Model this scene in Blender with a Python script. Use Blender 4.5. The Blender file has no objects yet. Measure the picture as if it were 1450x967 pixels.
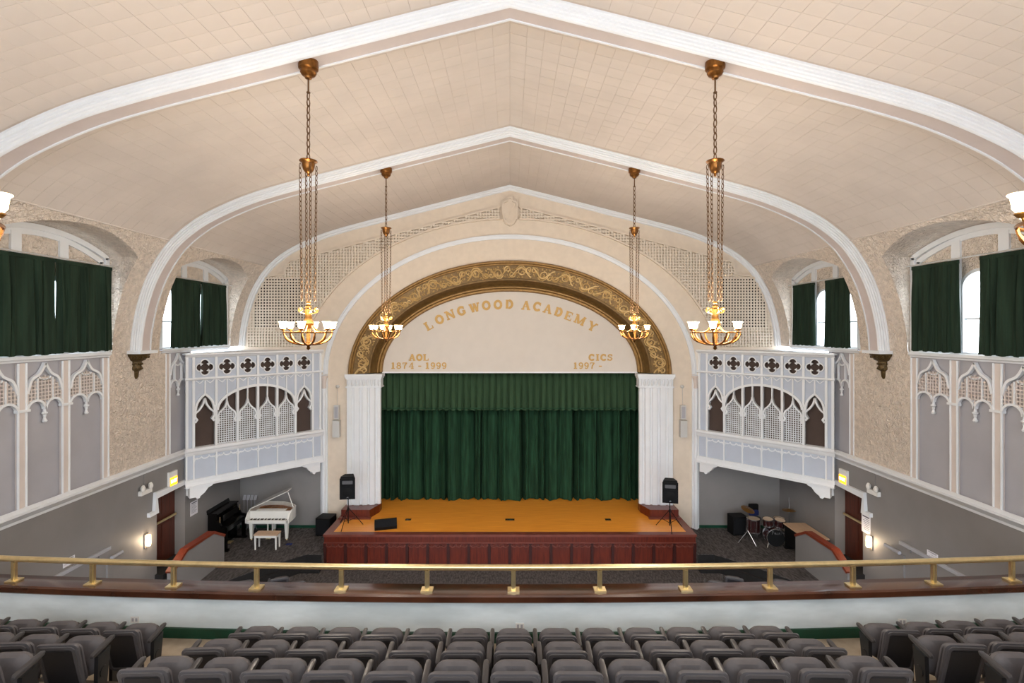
import bpy, bmesh, math, random
from mathutils import Vector, Matrix
random.seed(7)
PI = math.pi
C = bpy.context.scene.collection
ZC = 7.63            # eye height above the auditorium floor; everything below is written relative to the eye, then lifted
F = 720.0            # focal length in px of a 1450 px wide frame

# ------------------------------------------------------------------ camera, world, exposure
cam_d = bpy.data.cameras.new('camera'); cam_d.sensor_width = 36.0; cam_d.lens = F / 1450 * 36
cam_d.shift_x = 3 / 1450; cam_d.shift_y = -15.5 / 1450; cam_d.clip_end = 200
cam = bpy.data.objects.new('camera', cam_d); C.objects.link(cam)
cam.rotation_euler = (PI / 2, 0, 0); cam.location = (0, 0, 0)
bpy.context.scene.camera = cam
w = bpy.data.worlds.new('world'); bpy.context.scene.world = w; w.use_nodes = True
bg = w.node_tree.nodes['Background']; bg.inputs[0].default_value = (0.86, 0.93, 1.0, 1); bg.inputs[1].default_value = 3.3
vs = bpy.context.scene.view_settings
vs.view_transform = 'Standard'; vs.look = 'None'; vs.gamma = 1.0; vs.use_curve_mapping = False
vs.exposure = 1.13
CHANDELIER_W = 165.0

# ------------------------------------------------------------------ materials
MATS = {}
def lin(c):
    return tuple(((v / 255) / 12.92 if v / 255 <= 0.04045 else ((v / 255 + 0.055) / 1.055) ** 2.4) for v in c)
def mat(name, rgb, rough=0.6, metal=0.0, var=0.06, vscale=3.0, bump=0.0, bscale=30.0, spec=0.5, emit=None, estr=0.0, stretch=None, kind='noise', detail=4.0, rgb2=None, coat=0.0):
    m = bpy.data.materials.new(name); m.use_nodes = True
    nt = m.node_tree; b = nt.nodes['Principled BSDF']
    c = lin(rgb)
    b.inputs['Roughness'].default_value = rough; b.inputs['Metallic'].default_value = metal
    b.inputs['Specular IOR Level'].default_value = spec
    if coat: b.inputs['Coat Weight'].default_value = coat; b.inputs['Coat Roughness'].default_value = 0.12
    tc = nt.nodes.new('ShaderNodeTexCoord'); mp = nt.nodes.new('ShaderNodeMapping')
    nt.links.new(tc.outputs['Object'], mp.inputs['Vector'])
    if stretch: mp.inputs['Scale'].default_value = stretch
    n = nt.nodes.new('ShaderNodeTexNoise'); n.inputs['Scale'].default_value = vscale; n.inputs['Detail'].default_value = detail
    nt.links.new(mp.outputs['Vector'], n.inputs['Vector'])
    r = nt.nodes.new('ShaderNodeValToRGB')
    c2 = lin(rgb2) if rgb2 else tuple(min(1, v * (1 + var)) for v in c)
    c1 = c if rgb2 else tuple(v * (1 - var) for v in c)
    r.color_ramp.elements[0].position = 0.35; r.color_ramp.elements[1].position = 0.65
    r.color_ramp.elements[0].color = (*c1, 1); r.color_ramp.elements[1].color = (*c2, 1)
    nt.links.new(n.outputs['Fac'], r.inputs['Fac']); nt.links.new(r.outputs['Color'], b.inputs['Base Color'])
    if bump:
        bn = nt.nodes.new('ShaderNodeBump'); bn.inputs['Strength'].default_value = bump
        if kind == 'stucco':
            t = nt.nodes.new('ShaderNodeTexNoise'); t.inputs['Scale'].default_value = bscale; t.inputs['Detail'].default_value = 3; t.inputs['Distortion'].default_value = 1.2
            bn.inputs['Distance'].default_value = 0.11
        else:
            t = nt.nodes.new('ShaderNodeTexNoise'); t.inputs['Scale'].default_value = bscale; t.inputs['Detail'].default_value = 4
            bn.inputs['Distance'].default_value = 0.01
        nt.links.new(mp.outputs['Vector'], t.inputs['Vector'])
        nt.links.new(t.outputs['Fac'], bn.inputs['Height']); nt.links.new(bn.outputs['Normal'], b.inputs['Normal'])
    if emit:
        b.inputs['Emission Color'].default_value = (*lin(emit), 1); b.inputs['Emission Strength'].default_value = estr
    MATS[name] = m
    return m
mat('ceiling_tile', (204, 195, 188), 0.85, var=0.035, vscale=1.3)
mat('ceiling_joint', (192, 181, 172), 0.9)
mat('white_trim', (223, 227, 232), 0.5, var=0.02)
mat('soffit', (194, 184, 182), 0.7, var=0.03)  # the ribs' own paint, with its pinkish shade put into the colour
mat('stucco', (228, 215, 202), 0.85, var=0.10, vscale=9, bump=1.0, bscale=13, kind='stucco')
mat('end_wall', (218, 205, 189), 0.85, var=0.03, vscale=5, bump=0.25, bscale=40)
mat('tympanum', (212, 205, 197), 0.8, var=0.015)
mat('lattice', (216, 205, 190), 0.8, var=0.02)
mat('grey_wall', (130, 127, 127), 0.55, var=0.05, vscale=1.2, bump=0.08, bscale=20)
mat('niche_grey', (166, 166, 173), 0.6, var=0.04, vscale=1.5)
mat('pilaster_pink', (208, 198, 193), 0.6, var=0.03)
mat('blue_grey', (182, 191, 206), 0.6, var=0.03, vscale=2)
mat('dark_brown', (70, 56, 50), 0.8)
mat('black', (9, 9, 10), 0.6, spec=0.2)
mat('black_gloss', (8, 8, 9), 0.2, spec=0.3)
mat('gold', (146, 112, 62), 0.5, metal=0.35, var=0.2, vscale=9)
mat('gold_dark', (112, 86, 46), 0.5, metal=0.35, var=0.2, vscale=8)
mat('gold_light', (196, 164, 110), 0.45, metal=0.3, var=0.12, vscale=8)
mat('letter_gold', (196, 158, 92), 0.6, metal=0.1, var=0.05)
mat('antique_brass', (128, 84, 38), 0.35, metal=0.8, var=0.2, vscale=20)
mat('chandelier_gold', (146, 104, 50), 0.35, metal=0.6, var=0.15, vscale=20)
mat('chain_bronze', (104, 76, 48), 0.5, metal=0.5)
mat('bronze_console', (84, 66, 34), 0.5, metal=0.4, var=0.35, vscale=25)
mat('brass', (224, 204, 156), 0.3, metal=0.8, var=0.06, vscale=12)
mat('curtain_green', (32, 64, 45), 0.9, var=0.35, vscale=3, stretch=(3, 3, 0.3), spec=0.2)
mat('valance_green', (52, 76, 54), 0.9, var=0.15, vscale=3, stretch=(3, 3, 0.3), spec=0.2)
mat('window_green', (32, 48, 37), 0.9, var=0.25, vscale=2.5, stretch=(3, 3, 0.3), spec=0.2)
mat('stage_oak', (250, 172, 66), 0.32, var=0.0, vscale=2.2, stretch=(0.6, 14, 1), rgb2=(232, 146, 48), detail=6)
mat('mahogany_dark', (56, 17, 12), 0.4, var=0.15)
mat('mahogany', (84, 27, 16), 0.35, var=0.0, vscale=3, stretch=(6, 6, 0.8), rgb2=(108, 40, 23), detail=6, coat=0.3)
mat('stage_border', (118, 62, 52), 0.35, var=0.15, vscale=3)
mat('rail_wood', (122, 48, 24), 0.4, var=0.15, vscale=4, stretch=(6, 1, 6))
mat('cap_wood', (84, 48, 32), 0.2, var=0.0, vscale=1.6, stretch=(0.8, 3, 1), rgb2=(54, 28, 19), detail=6, coat=0.4)
mat('carpet', (94, 89, 89), 0.95, var=0.0, vscale=9, stretch=(2.4, 0.8, 1), rgb2=(50, 47, 48), bump=0.3, bscale=60)
mat('carpet_dark', (26, 25, 26), 0.95, var=0.2, vscale=20)
mat('parapet', (236, 246, 250), 0.8, var=0.0, vscale=1.1, rgb2=(202, 212, 215), detail=8, stretch=(0.7, 1, 2.2))
mat('base_green', (10, 62, 44), 0.4, var=0.15)
mat('concrete', (160, 146, 128), 0.85, var=0.15, vscale=4, bump=0.2, bscale=30)
mat('step_edge', (78, 68, 60), 0.8)
mat('seat_plastic', (78, 76, 79), 0.38, var=0.05, vscale=10)
mat('seat_panel', (34, 34, 38), 0.35, var=0.08, vscale=10)
mat('seat_fabric', (80, 77, 80), 0.6, var=0.08, vscale=14, bump=0.1, bscale=150)
mat('seat_arm', (56, 54, 56), 0.35, var=0.05)
mat('seat_metal', (24, 25, 28), 0.4)
mat('piano_white', (236, 236, 232), 0.25, var=0.01, coat=0.3)
mat('piano_gold', (150, 92, 40), 0.4, metal=0.3, var=0.25, vscale=8)
mat('paper', (226, 226, 234), 0.7, var=0.02)
mat('ink', (92, 92, 108), 0.8)
mat('plastic_white', (228, 228, 226), 0.4, var=0.02)
mat('speaker_grille', (24, 25, 28), 0.8, spec=0.15, var=0.2, vscale=60)
mat('speaker_grey', (196, 196, 194), 0.5, var=0.03)
mat('door_wood', (64, 28, 18), 0.4, var=0.0, vscale=3, stretch=(5, 5, 0.6), rgb2=(84, 38, 24))
mat('drum_red', (46, 12, 14), 0.25, coat=0.5, var=0.2)
mat('drum_skin', (206, 186, 164), 0.6)
mat('chrome', (190, 190, 192), 0.2, metal=0.9)
mat('cymbal', (150, 110, 60), 0.35, metal=0.7)
mat('desk_top', (200, 168, 138), 0.5, var=0.05, stretch=(6, 1, 1))
mat('blue_cloth', (20, 36, 96), 0.8)
mat('shade_glass', (255, 236, 205), 0.4, emit=(255, 226, 170), estr=9.0)
mat('lamp_glow', (255, 240, 220), 0.4, emit=(255, 214, 160), estr=9.0)
mat('exit_yellow', (250, 190, 40), 0.5, emit=(255, 176, 24), estr=1.2)
mat('exit_white', (255, 250, 230), 0.5, emit=(255, 246, 214), estr=2.0)
mat('screen_cloth', (40, 40, 44), 0.7)
def glass_mat():
    m = bpy.data.materials.new('window_glass'); m.use_nodes = True; nt = m.node_tree
    out = nt.nodes['Material Output']; b = nt.nodes['Principled BSDF']; nt.nodes.remove(b)
    t = nt.nodes.new('ShaderNodeBsdfTransparent'); t.inputs[0].default_value = (0.95, 0.97, 0.97, 1)
    g = nt.nodes.new('ShaderNodeBsdfGlossy'); g.inputs['Roughness'].default_value = 0.05
    mx = nt.nodes.new('ShaderNodeMixShader'); mx.inputs[0].default_value = 0.06
    nt.links.new(t.outputs[0], mx.inputs[1]); nt.links.new(g.outputs[0], mx.inputs[2]); nt.links.new(mx.outputs[0], out.inputs[0])
    MATS['window_glass'] = m
glass_mat()

# ------------------------------------------------------------------ building helpers
def tag(o, label=None, cat=None, group=None, kind=None):
    if label: o['label'] = label
    if cat: o['category'] = cat
    if group: o['group'] = group
    if kind: o['kind'] = kind
    return o
def empty(name, loc, label, cat, group=None, rz=0.0):
    o = bpy.data.objects.new(name, None); C.objects.link(o); o.location = loc; o.rotation_euler = (0, 0, rz)
    o.empty_display_size = 0.1
    return tag(o, label, cat, group)
def chain_loc(o):
    v = Vector((0, 0, 0))
    while o is not None:
        v += o.location; o = o.parent
    return v
class Fr:
    """a plane to draw on: u along, v up, n out of it"""
    def __init__(s, o, u, v=(0, 0, 1), n=None):
        s.o = Vector(o); s.u = Vector(u).normalized(); s.v = Vector(v).normalized()
        s.n = Vector(n).normalized() if n is not None else s.u.cross(s.v)
    def __call__(s, a, b, c=0.0):
        return s.o + s.u * a + s.v * b + s.n * c
XYZ = Fr((0, 0, 0), (1, 0, 0), (0, 1, 0), (0, 0, 1))
class MB:
    def __init__(s): s.v = []; s.f = []
    def quadgrid(s, rows, closed_u=False, closed_v=False):
        b = len(s.v); nu = len(rows); nv = len(rows[0])
        for r in rows: s.v.extend(Vector(p) for p in r)
        for i in range(nu if closed_u else nu - 1):
            for j in range(nv if closed_v else nv - 1):
                i2 = (i + 1) % nu; j2 = (j + 1) % nv
                s.f.append((b + i * nv + j, b + i * nv + j2, b + i2 * nv + j2, b + i2 * nv + j))
        return s
    def hexa(s, p):
        b = len(s.v); s.v.extend(Vector(q) for q in p)
        for f in ((0, 1, 2, 3), (4, 7, 6, 5), (0, 4, 5, 1), (1, 5, 6, 2), (2, 6, 7, 3), (3, 7, 4, 0)):
            s.f.append(tuple(b + i for i in f))
        return s
    def box(s, x0, x1, y0, y1, z0, z1, fr=XYZ):
        return s.hexa([fr(x0, y0, z0), fr(x1, y0, z0), fr(x1, y1, z0), fr(x0, y1, z0), fr(x0, y0, z1), fr(x1, y0, z1), fr(x1, y1, z1), fr(x0, y1, z1)])
    def poly(s, pts):
        b = len(s.v); s.v.extend(Vector(p) for p in pts); s.f.append(tuple(range(b, b + len(pts)))); return s
    def prism(s, pts, fr, c0, c1):
        b = len(s.v); n = len(pts)
        s.v.extend(fr(a, d, c0) for a, d in pts); s.v.extend(fr(a, d, c1) for a, d in pts)
        s.f.append(tuple(range(b + n - 1, b - 1, -1))); s.f.append(tuple(range(b + n, b + 2 * n)))
        for i in range(n):
            j = (i + 1) % n; s.f.append((b + i, b + j, b + n + j, b + n + i))
        return s
    def bar(s, fr, path, wd, c0, c1, closed=False):
        """a flat bar of width wd following a 2D path on the frame, from depth c0 to c1"""
        n = len(path); L = []; R = []
        for i in range(n):
            if closed: a = path[i - 1]; b = path[(i + 1) % n]
            else: a = path[max(i - 1, 0)]; b = path[min(i + 1, n - 1)]
            dx, dy = b[0] - a[0], b[1] - a[1]; l = math.hypot(dx, dy) or 1
            k = 1.0
            if 0 < i < n - 1 or closed:
                p = path[i - 1]; q = path[i]
                ex, ey = q[0] - p[0], q[1] - p[1]; el = math.hypot(ex, ey) or 1
                k = min(1.6, 1 / max(0.3, abs((ex * dx + ey * dy) / (el * l))))
            ox, oy = -dy / l * wd / 2 * k, dx / l * wd / 2 * k
            L.append((path[i][0] + ox, path[i][1] + oy)); R.append((path[i][0] - ox, path[i][1] - oy))
        rows = [[fr(*L[i], c0), fr(*L[i], c1), fr(*R[i], c1), fr(*R[i], c0)] for i in range(n)]
        s.quadgrid(rows, closed_u=closed, closed_v=True)
        if not closed:
            s.poly(rows[0]); s.poly(rows[-1][::-1])
        return s
    def tube(s, path, r, seg=8, closed=False, caps=True):
        pts = [Vector(p) for p in path]; n = len(pts); rows = []
        rr = r if isinstance(r, (list, tuple)) else [r] * n
        up = None
        for i in range(n):
            if closed: t = pts[(i + 1) % n] - pts[i - 1]
            else: t = pts[min(i + 1, n - 1)] - pts[max(i - 1, 0)]
            t.normalize()
            if up is None:
                up = Vector((0, 0, 1)) if abs(t.z) < 0.9 else Vector((1, 0, 0))
            a = t.cross(up)
            if a.length < 1e-4: a = t.orthogonal()
            a.normalize(); b2 = a.cross(t); up = b2
            rows.append([pts[i] + (a * math.cos(k * 2 * PI / seg) + b2 * math.sin(k * 2 * PI / seg)) * rr[i] for k in range(seg)])
        s.quadgrid(rows, closed_u=closed, closed_v=True)
        if caps and not closed: s.poly(rows[0]); s.poly(rows[-1][::-1])
        return s
    def lathe(s, prof, c=(0, 0, 0), seg=20, a0=0, a1=2 * PI, axis=None):
        """prof: (radius, height) list; around z through c"""
        full = abs(a1 - a0 - 2 * PI) < 1e-6
        n = seg if full else seg + 1
        fr = axis or Fr(c, (1, 0, 0), (0, 1, 0), (0, 0, 1))
        rows = []
        for i in range(n):
            a = a0 + (a1 - a0) * i / seg
            rows.append([fr(r * math.cos(a), r * math.sin(a), h) for r, h in prof])
        return s.quadgrid(rows, closed_u=full)
    def plate(s, fr, outer, holes, c0, c1):
        """flat board with real holes"""
        cu = bpy.data.curves.new('tmp', 'CURVE'); cu.dimensions = '2D'; cu.fill_mode = 'BOTH'; cu.extrude = abs(c1 - c0) / 2
        for ring in [outer] + list(holes):
            sp = cu.splines.new('POLY'); sp.points.add(len(ring) - 1); sp.use_cyclic_u = True
            for p, q in zip(sp.points, ring): p.co = (q[0], q[1], 0, 1)
        ob = bpy.data.objects.new('tmp', cu); C.objects.link(ob)
        me = bpy.data.meshes.new_from_object(ob)
        b = len(s.v); cm = (c0 + c1) / 2
        s.v.extend(fr(q.co.x, q.co.y, q.co.z + cm) for q in me.vertices)
        s.f.extend(tuple(b + i for i in p.vertices) for p in me.polygons)
        bpy.data.objects.remove(ob); bpy.data.curves.remove(cu); bpy.data.meshes.remove(me)
        return s
    def mesh(s, name, m, smooth=False, off=None):
        me = bpy.data.meshes.new(name)
        o = off or Vector((0, 0, 0))
        me.from_pydata([tuple(p - o) for p in s.v], [], s.f)
        bm = bmesh.new(); bm.from_mesh(me)
        bmesh.ops.remove_doubles(bm, verts=bm.verts, dist=1e-5)
        bmesh.ops.recalc_face_normals(bm, faces=bm.faces); bm.to_mesh(me); bm.free()
        me.materials.append(MATS[m])
        if smooth:
            me.shade_smooth()
            me.set_sharp_from_angle(angle=math.radians(38))
        return me
    def build(s, name, m, parent=None, smooth=False, world=False):
        """world=True: the points are scene points, shift them into the parent's frame"""
        off = chain_loc(parent) if (parent is not None and world) else None
        base = None
        if parent is None and s.v:      # a lone thing: origin at its base
            xs = [p.x for p in s.v]; ys = [p.y for p in s.v]; zs = [p.z for p in s.v]
            base = Vector(((min(xs) + max(xs)) / 2, (min(ys) + max(ys)) / 2, min(zs))); off = base
        o = bpy.data.objects.new(name, s.mesh(name, m, smooth, off)); C.objects.link(o)
        if parent is not None: o.parent = parent
        elif base is not None: o.location = base
        return o
def copy_tree(o, parent=None):
    c = o.copy(); C.objects.link(c); c.parent = parent
    for ch in list(o.children): copy_tree(ch, c)
    return c
def struct(o, label=None, cat=None):
    return tag(o, label, cat, kind='structure')
def arc(cx, cy, rx, ry, a0, a1, n=12):
    return [(cx + rx * math.cos(math.radians(a0 + (a1 - a0) * i / n)), cy + ry * math.sin(math.radians(a0 + (a1 - a0) * i / n))) for i in range(n + 1)]
def rrect(x0, x1, y0, y1, r, n=5):
    return arc(x1 - r, y1 - r, r, r, 0, 90, n) + arc(x0 + r, y1 - r, r, r, 90, 180, n) + arc(x0 + r, y0 + r, r, r, 180, 270, n) + arc(x1 - r, y0 + r, r, r, 270, 360, n)
def catmull(P, k=8):
    out = []
    Q = [(2 * P[0][0] - P[1][0], 2 * P[0][1] - P[1][1])] + list(P) + [(2 * P[-1][0] - P[-2][0], 2 * P[-1][1] - P[-2][1])]
    for i in range(1, len(Q) - 2):
        p0, p1, p2, p3 = Q[i - 1:i + 3]
        for j in range(k):
            t = j / k
            out.append(tuple(0.5 * (2 * p1[d] + (p2[d] - p0[d]) * t + (2 * p0[d] - 5 * p1[d] + 4 * p2[d] - p3[d]) * t * t + (3 * p1[d] - p0[d] - 3 * p2[d] + p3[d]) * t ** 3) for d in (0, 1)))
    out.append(tuple(P[-1])); return out
def text_mesh(mb, fr, s, size, cx, cy, c0, c1):
    cu = bpy.data.curves.new('tmp', 'FONT'); cu.body = s; cu.size = size; cu.align_x = 'CENTER'; cu.align_y = 'CENTER'; cu.extrude = abs(c1 - c0) / 2; cu.resolution_u = 3
    ob = bpy.data.objects.new('tmp', cu); C.objects.link(ob); bpy.context.view_layer.update()
    me = bpy.data.meshes.new_from_object(ob); b = len(mb.v)
    mb.v.extend(fr(cx + q.co.x, cy + q.co.y, q.co.z + (c0 + c1) / 2) for q in me.vertices)
    mb.f.extend(tuple(b + i for i in p.vertices) for p in me.polygons)
    bpy.data.objects.remove(ob); bpy.data.curves.remove(cu); bpy.data.meshes.remove(me)

# ------------------------------------------------------------------ main measures
WX = 9.75; YE = 18.40; YB = -3.0            # half width, end wall, open rear of the balcony
DECK = -6.58; PLAT = -7.13; FRONT = -7.63   # stage deck, side platforms, front floor
SEC = catmull([(0, 5.24), (2.2, 4.69), (4.4, 4.13), (5.8, 3.77), (6.8, 3.46), (7.71, 3.06), (8.26, 2.72), (8.73, 2.31), (9.06, 1.86), (9.30, 1.42), (9.47, 0.98), (9.60, 0.5), (9.70, -0.05), (9.74, -0.55)], 6)
def x_at(z):
    if z <= SEC[-1][1]: return WX
    for (xa, za), (xb, zb) in zip(SEC, SEC[1:]):
        if zb <= z <= za: return xa + (xb - xa) * (za - z) / (za - zb)
    return 0.0
JUNC = 2.31
RIB_Y = [2.58, 7.84, 13.10]
BAYS = [(8.27, 13.06, 10.66), (13.53, 18.30, 15.90)]
WIN_H = 1.78
SIDE = {-1: 'left', 1: 'right'}

# ------------------------------------------------------------------ ceiling: backing shell and tiles
def sec_upper():      # from junction to ridge on +x
    return [p for p in SEC if p[1] > JUNC] + [(8.73, JUNC)]
up = sec_upper()
mb = MB()
full = [(-x, z) for x, z in reversed(up)] + up[1:]
mb.quadgrid([[(x, YB, z + 0.003) for x, z in full], [(x, YE, z + 0.003) for x, z in full]])
ceiling = struct(mb.build('ceiling', 'ceiling_joint', smooth=False), 'cream vaulted ceiling of square tiles with a central ridge', 'ceiling')
TS = 0.305
lens_ = [0.0]
for (xa, za), (xb, zb) in zip(up, up[1:]): lens_.append(lens_[-1] + math.hypot(xb - xa, zb - za))
def at_len(l):
    for i in range(len(lens_) - 1):
        if lens_[i] <= l <= lens_[i + 1]:
            t = (l - lens_[i]) / (lens_[i + 1] - lens_[i]); return (up[i][0] + (up[i + 1][0] - up[i][0]) * t, up[i][1] + (up[i + 1][1] - up[i][1]) * t)
    return up[-1]
tm = MB(); h = TS / 2 - 0.0012
tm.hexa([(-h + .002, -h + .002, -.003), (h - .002, -h + .002, -.003), (h - .002, h - .002, -.003), (-h + .002, h - .002, -.003), (-h, -h, .004), (h, -h, .004), (h, h, .004), (-h, h, .004)])
tile_me = tm.mesh('tile', 'ceiling_tile')
tiles = []
nrow = int(lens_[-1] / TS)
TSL = lens_[-1] / nrow
for s in (-1, 1):
    for i in range(nrow):
        a = at_len(i * TSL); b = at_len((i + 1) * TSL)
        cx, cz = (a[0] + b[0]) / 2, (a[1] + b[1]) / 2
        ang = math.atan2(b[1] - a[1], b[0] - a[0])
        k = 0; y = YE - TS / 2
        while y > YB + 1.2:
            if not any(ry - 0.1 < y < ry + 0.48 for ry in RIB_Y):
                px = 722 + s * cx / y * F if y > 0.3 else 9e9; py = 468 - cz / y * F if y > 0.3 else -9e9
                vis = 0 < px < 1450 and -20 < py < 967
                area = (TS * F / y) * (TS * F / y) * (cz / y) * 0.6 if y > 0.3 else 0
                tiles.append((area if vis else 0, s, cx, y, cz, ang * s, 1.0))
            y -= TS
tiles.sort(key=lambda t: -t[0])
def tile_mx(t):
    jit = 0.0016 * math.sin(t[3] * 37.1 + t[2] * 91.7)
    return Matrix.Translation((t[1] * t[2], t[3], t[4] + jit)) @ Matrix.Rotation(-t[5], 4, 'Y') @ Matrix.Diagonal((TSL / TS, 1, 1, 1))
cl = ceiling.location
for t in tiles[:300]:
    o = bpy.data.objects.new('tile', tile_me); C.objects.link(o); o.parent = ceiling
    o.matrix_local = Matrix.Translation(-cl) @ tile_mx(t)
mb = MB()
hv = [v.co.copy() for v in tile_me.vertices]; hf = [tuple(p.vertices) for p in tile_me.polygons]
for t in tiles[300:]:
    M = tile_mx(t); b = len(mb.v)
    mb.v.extend(M @ v for v in hv); mb.f.extend(tuple(b + i for i in f) for f in hf)
tag(mb.build('ceiling_tiles', 'ceiling_tile', ceiling, world=True), kind='stuff')
for s in (-1, 1):        # thin bead where the tiles end on the plaster
    mb = MB().tube([(s * 8.725, YB, JUNC), (s * 8.725, YE, JUNC)], 0.018, 6)
    mb.build('bead', 'ceiling_tile', ceiling, world=True)

# ------------------------------------------------------------------ arched ribs across the ceiling
def rib_rows(prof, y0, zend=-0.52):
    """sweep (inward n, depth d) profile along the whole section"""
    pts = [(-x, z) for x, z in reversed(SEC)] + SEC[1:]
    n = len(pts); rows = []
    for i in range(n):
        a = pts[max(i - 1, 0)]; b = pts[min(i + 1, n - 1)]
        tx, tz = b[0] - a[0], b[1] - a[1]; l = math.hypot(tx, tz)
        nx, nz = tz / l, -tx / l
        if abs(pts[i][0]) < 1e-6: nx, nz = 0, -1.03
        rows.append([(pts[i][0] + nx * k, y0 + d, pts[i][1] + nz * k) for k, d in prof])
    return rows
MOLD = [(-0.02, -0.07), (0.03, -0.07), (0.04, -0.05), (0.075, -0.05), (0.085, -0.025), (0.12, -0.03), (0.135, -0.01), (0.165, -0.01), (0.18, 0.015), (0.205, 0.015), (0.22, 0.035), (0.22, 0.06), (0.205, 0.06)]
for k, y in enumerate(RIB_Y):
    nm = ['nearest', 'second', 'third'][k]
    face = MB().quadgrid(rib_rows(MOLD, y)).build('trim_%d' % (k + 1), 'white_trim', smooth=True)
    struct(face, 'white moulded arch rib spanning the ceiling, %s from the balcony' % nm, 'trim')
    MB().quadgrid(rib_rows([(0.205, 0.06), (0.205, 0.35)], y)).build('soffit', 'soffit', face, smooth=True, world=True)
    MB().quadgrid(rib_rows([(0.205, 0.35), (0.225, 0.35), (0.225, 0.385), (0.20, 0.40), (-0.02, 0.40)], y)).build('edge_bead', 'white_trim', face, smooth=True, world=True)
face = MB().quadgrid(rib_rows([(-0.02, -0.14), (0.03, -0.14), (0.05, -0.11), (0.09, -0.10), (0.11, -0.06), (0.15, -0.05), (0.17, 0.0)], YE)).build('trim_4', 'white_trim', smooth=True)
struct(face, 'white moulded arch along the stage wall under the ceiling', 'trim')

# unseen rear wall added to cut the daylight down to three tall openings
fr_ = Fr((0, YB, 0), (1, 0, 0), (0, 0, 1), (0, -1, 0))
ro = [(-WX, -2.0), (WX, -2.0)] + [(x, z) for x, z in reversed(SEC)] + [(-x, z) for x, z in SEC[1:]]
rh = [[(c - hw, -0.9), (c + hw, -0.9)] + arc(c, zs, hw, 0.6, 0, 180, 12) for c, hw, zs in ((-5.6, 2.0, 2.2), (0, 2.3, 3.3), (5.6, 2.0, 2.2))]
struct(MB().plate(fr_, ro, rh, -0.1, 0.1).build('wall_rear', 'stucco'), 'added cream rear wall out of view, its three tall openings shaping the daylight', 'wall')

# ------------------------------------------------------------------ side walls with windows, niches
def win_top(d, dc, z0=1.80, rise=0.42):
    t = (d - dc) / WIN_H
    R = (WIN_H ** 2 + rise ** 2) / (2 * rise)
    return z0 + math.sqrt(max(0, R * R - (d - dc) ** 2)) - (R - rise)
SILL = -0.56; LEDGE = -3.58
def side_wall(s):
    fr = lambda x, y, z: Vector((s * x, y, z))
    mb = MB()
    def band(d0, d1, za0, za1, zb, n=14):
        rows = []
        for d, za in ((d0, za0), (d1, za1)):
            rows.append([fr(x_at(za + (zb - za) * k / n), d, za + (zb - za) * k / n) for k in range(n + 1)])
        mb.quadgrid(rows)
    # full height stucco where there is no window, stucco above the arches
    segs = [(YB, BAYS[0][2] - WIN_H)] + [(BAYS[0][2] + WIN_H, BAYS[1][2] - WIN_H), (BAYS[1][2] + WIN_H, YE)]
    for a, b in segs: band(a, b, SILL, SILL, JUNC, 24)
    for (_, _, dc) in BAYS:
        N = 28
        for i in range(N):
            d0 = dc - WIN_H + 2 * WIN_H * i / N; d1 = dc - WIN_H + 2 * WIN_H * (i + 1) / N
            band(d0, d1, win_top(d0, dc), win_top(d1, dc), JUNC, 5)
    # plaster below the sill line between the panelled niches
    for a, b in ((YB, 9.05), (12.36, 14.42)):
        mb.quadgrid([[fr(WX, a, LEDGE), fr(WX, a, SILL)], [fr(WX, b, LEDGE), fr(WX, b, SILL)]])
    wall = mb.build('wall_' + SIDE[s], 'stucco', smooth=True)
    struct(wall, '%s side wall of rough cream stucco over a grey dado' % SIDE[s], 'wall')
    # reveals of the windows
    for (_, _, dc) in BAYS:
        N = 28; P = [(dc - WIN_H, SILL + (1.80 - SILL) * k / 8) for k in range(8)]
        P += [(dc - WIN_H + 2 * WIN_H * i / N, win_top(dc - WIN_H + 2 * WIN_H * i / N, dc)) for i in range(N + 1)]
        P += [(dc + WIN_H, 1.80 - (1.80 - SILL) * (k + 1) / 8) for k in range(8)]
        rows = []
        for d, z in P:
            xo = x_at(z); xi = 9.90
            rows.append([fr(xo + (xi - xo) * k / 6, d, z) for k in range(7)])
        MB().quadgrid(rows).build('window_reveal', 'stucco', wall, smooth=True, world=True)
    # grey dado below the ledge, with the door opening
    m2 = MB()
    def gp(a, b, z0, z1): m2.quadgrid([[fr(WX, a, z0), fr(WX, a, z1)], [fr(WX, b, z0), fr(WX, b, z1)]])
    gp(YB, 14.04, -8.2, LEDGE); gp(14.04, 15.26, -4.58, LEDGE); gp(15.26, YE + .1, -8.2, LEDGE)
    for d0 in (14.04, 15.26):
        m2.quadgrid([[fr(WX, d0, -8.2), fr(WX, d0, -4.58)], [fr(10.12, d0, -8.2), fr(10.12, d0, -4.58)]])
    m2.quadgrid([[fr(WX, 14.04, -4.58), fr(WX, 15.26, -4.58)], [fr(10.12, 14.04, -4.58), fr(10.12, 15.26, -4.58)]])
    m2.build('dado', 'grey_wall', wall, world=True)
    # ledge
    prof = [(0, 0.03), (0.06, 0.03), (0.10, 0.0), (0.15, -0.01), (0.15, -0.06), (0.10, -0.10), (0.07, -0.15), (0.03, -0.18), (0.02, -0.24), (0, -0.24)]
    m3 = MB().quadgrid([[fr(WX - a, y, LEDGE + b) for a, b in prof] for y in (YB, 15.2)])
    m3.build('ledge', 'white_trim', wall, smooth=True, world=True)
    # hood mould over the door
    fw = Fr((s * WX, 0, 0), (0, 1, 0), (0, 0, 1), (-s, 0, 0))
    MB().bar(fw, [(13.66, -4.97), (13.93, -4.97), (13.93, -4.52), (15.36, -4.52), (15.36, -4.95), (15.55, -4.95)], 0.11, 0.0, 0.09).build('hood_mould', 'white_trim', wall, world=True)
    return wall, fw
walls = {}
for s in (-1, 1): walls[s] = side_wall(s)

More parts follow.
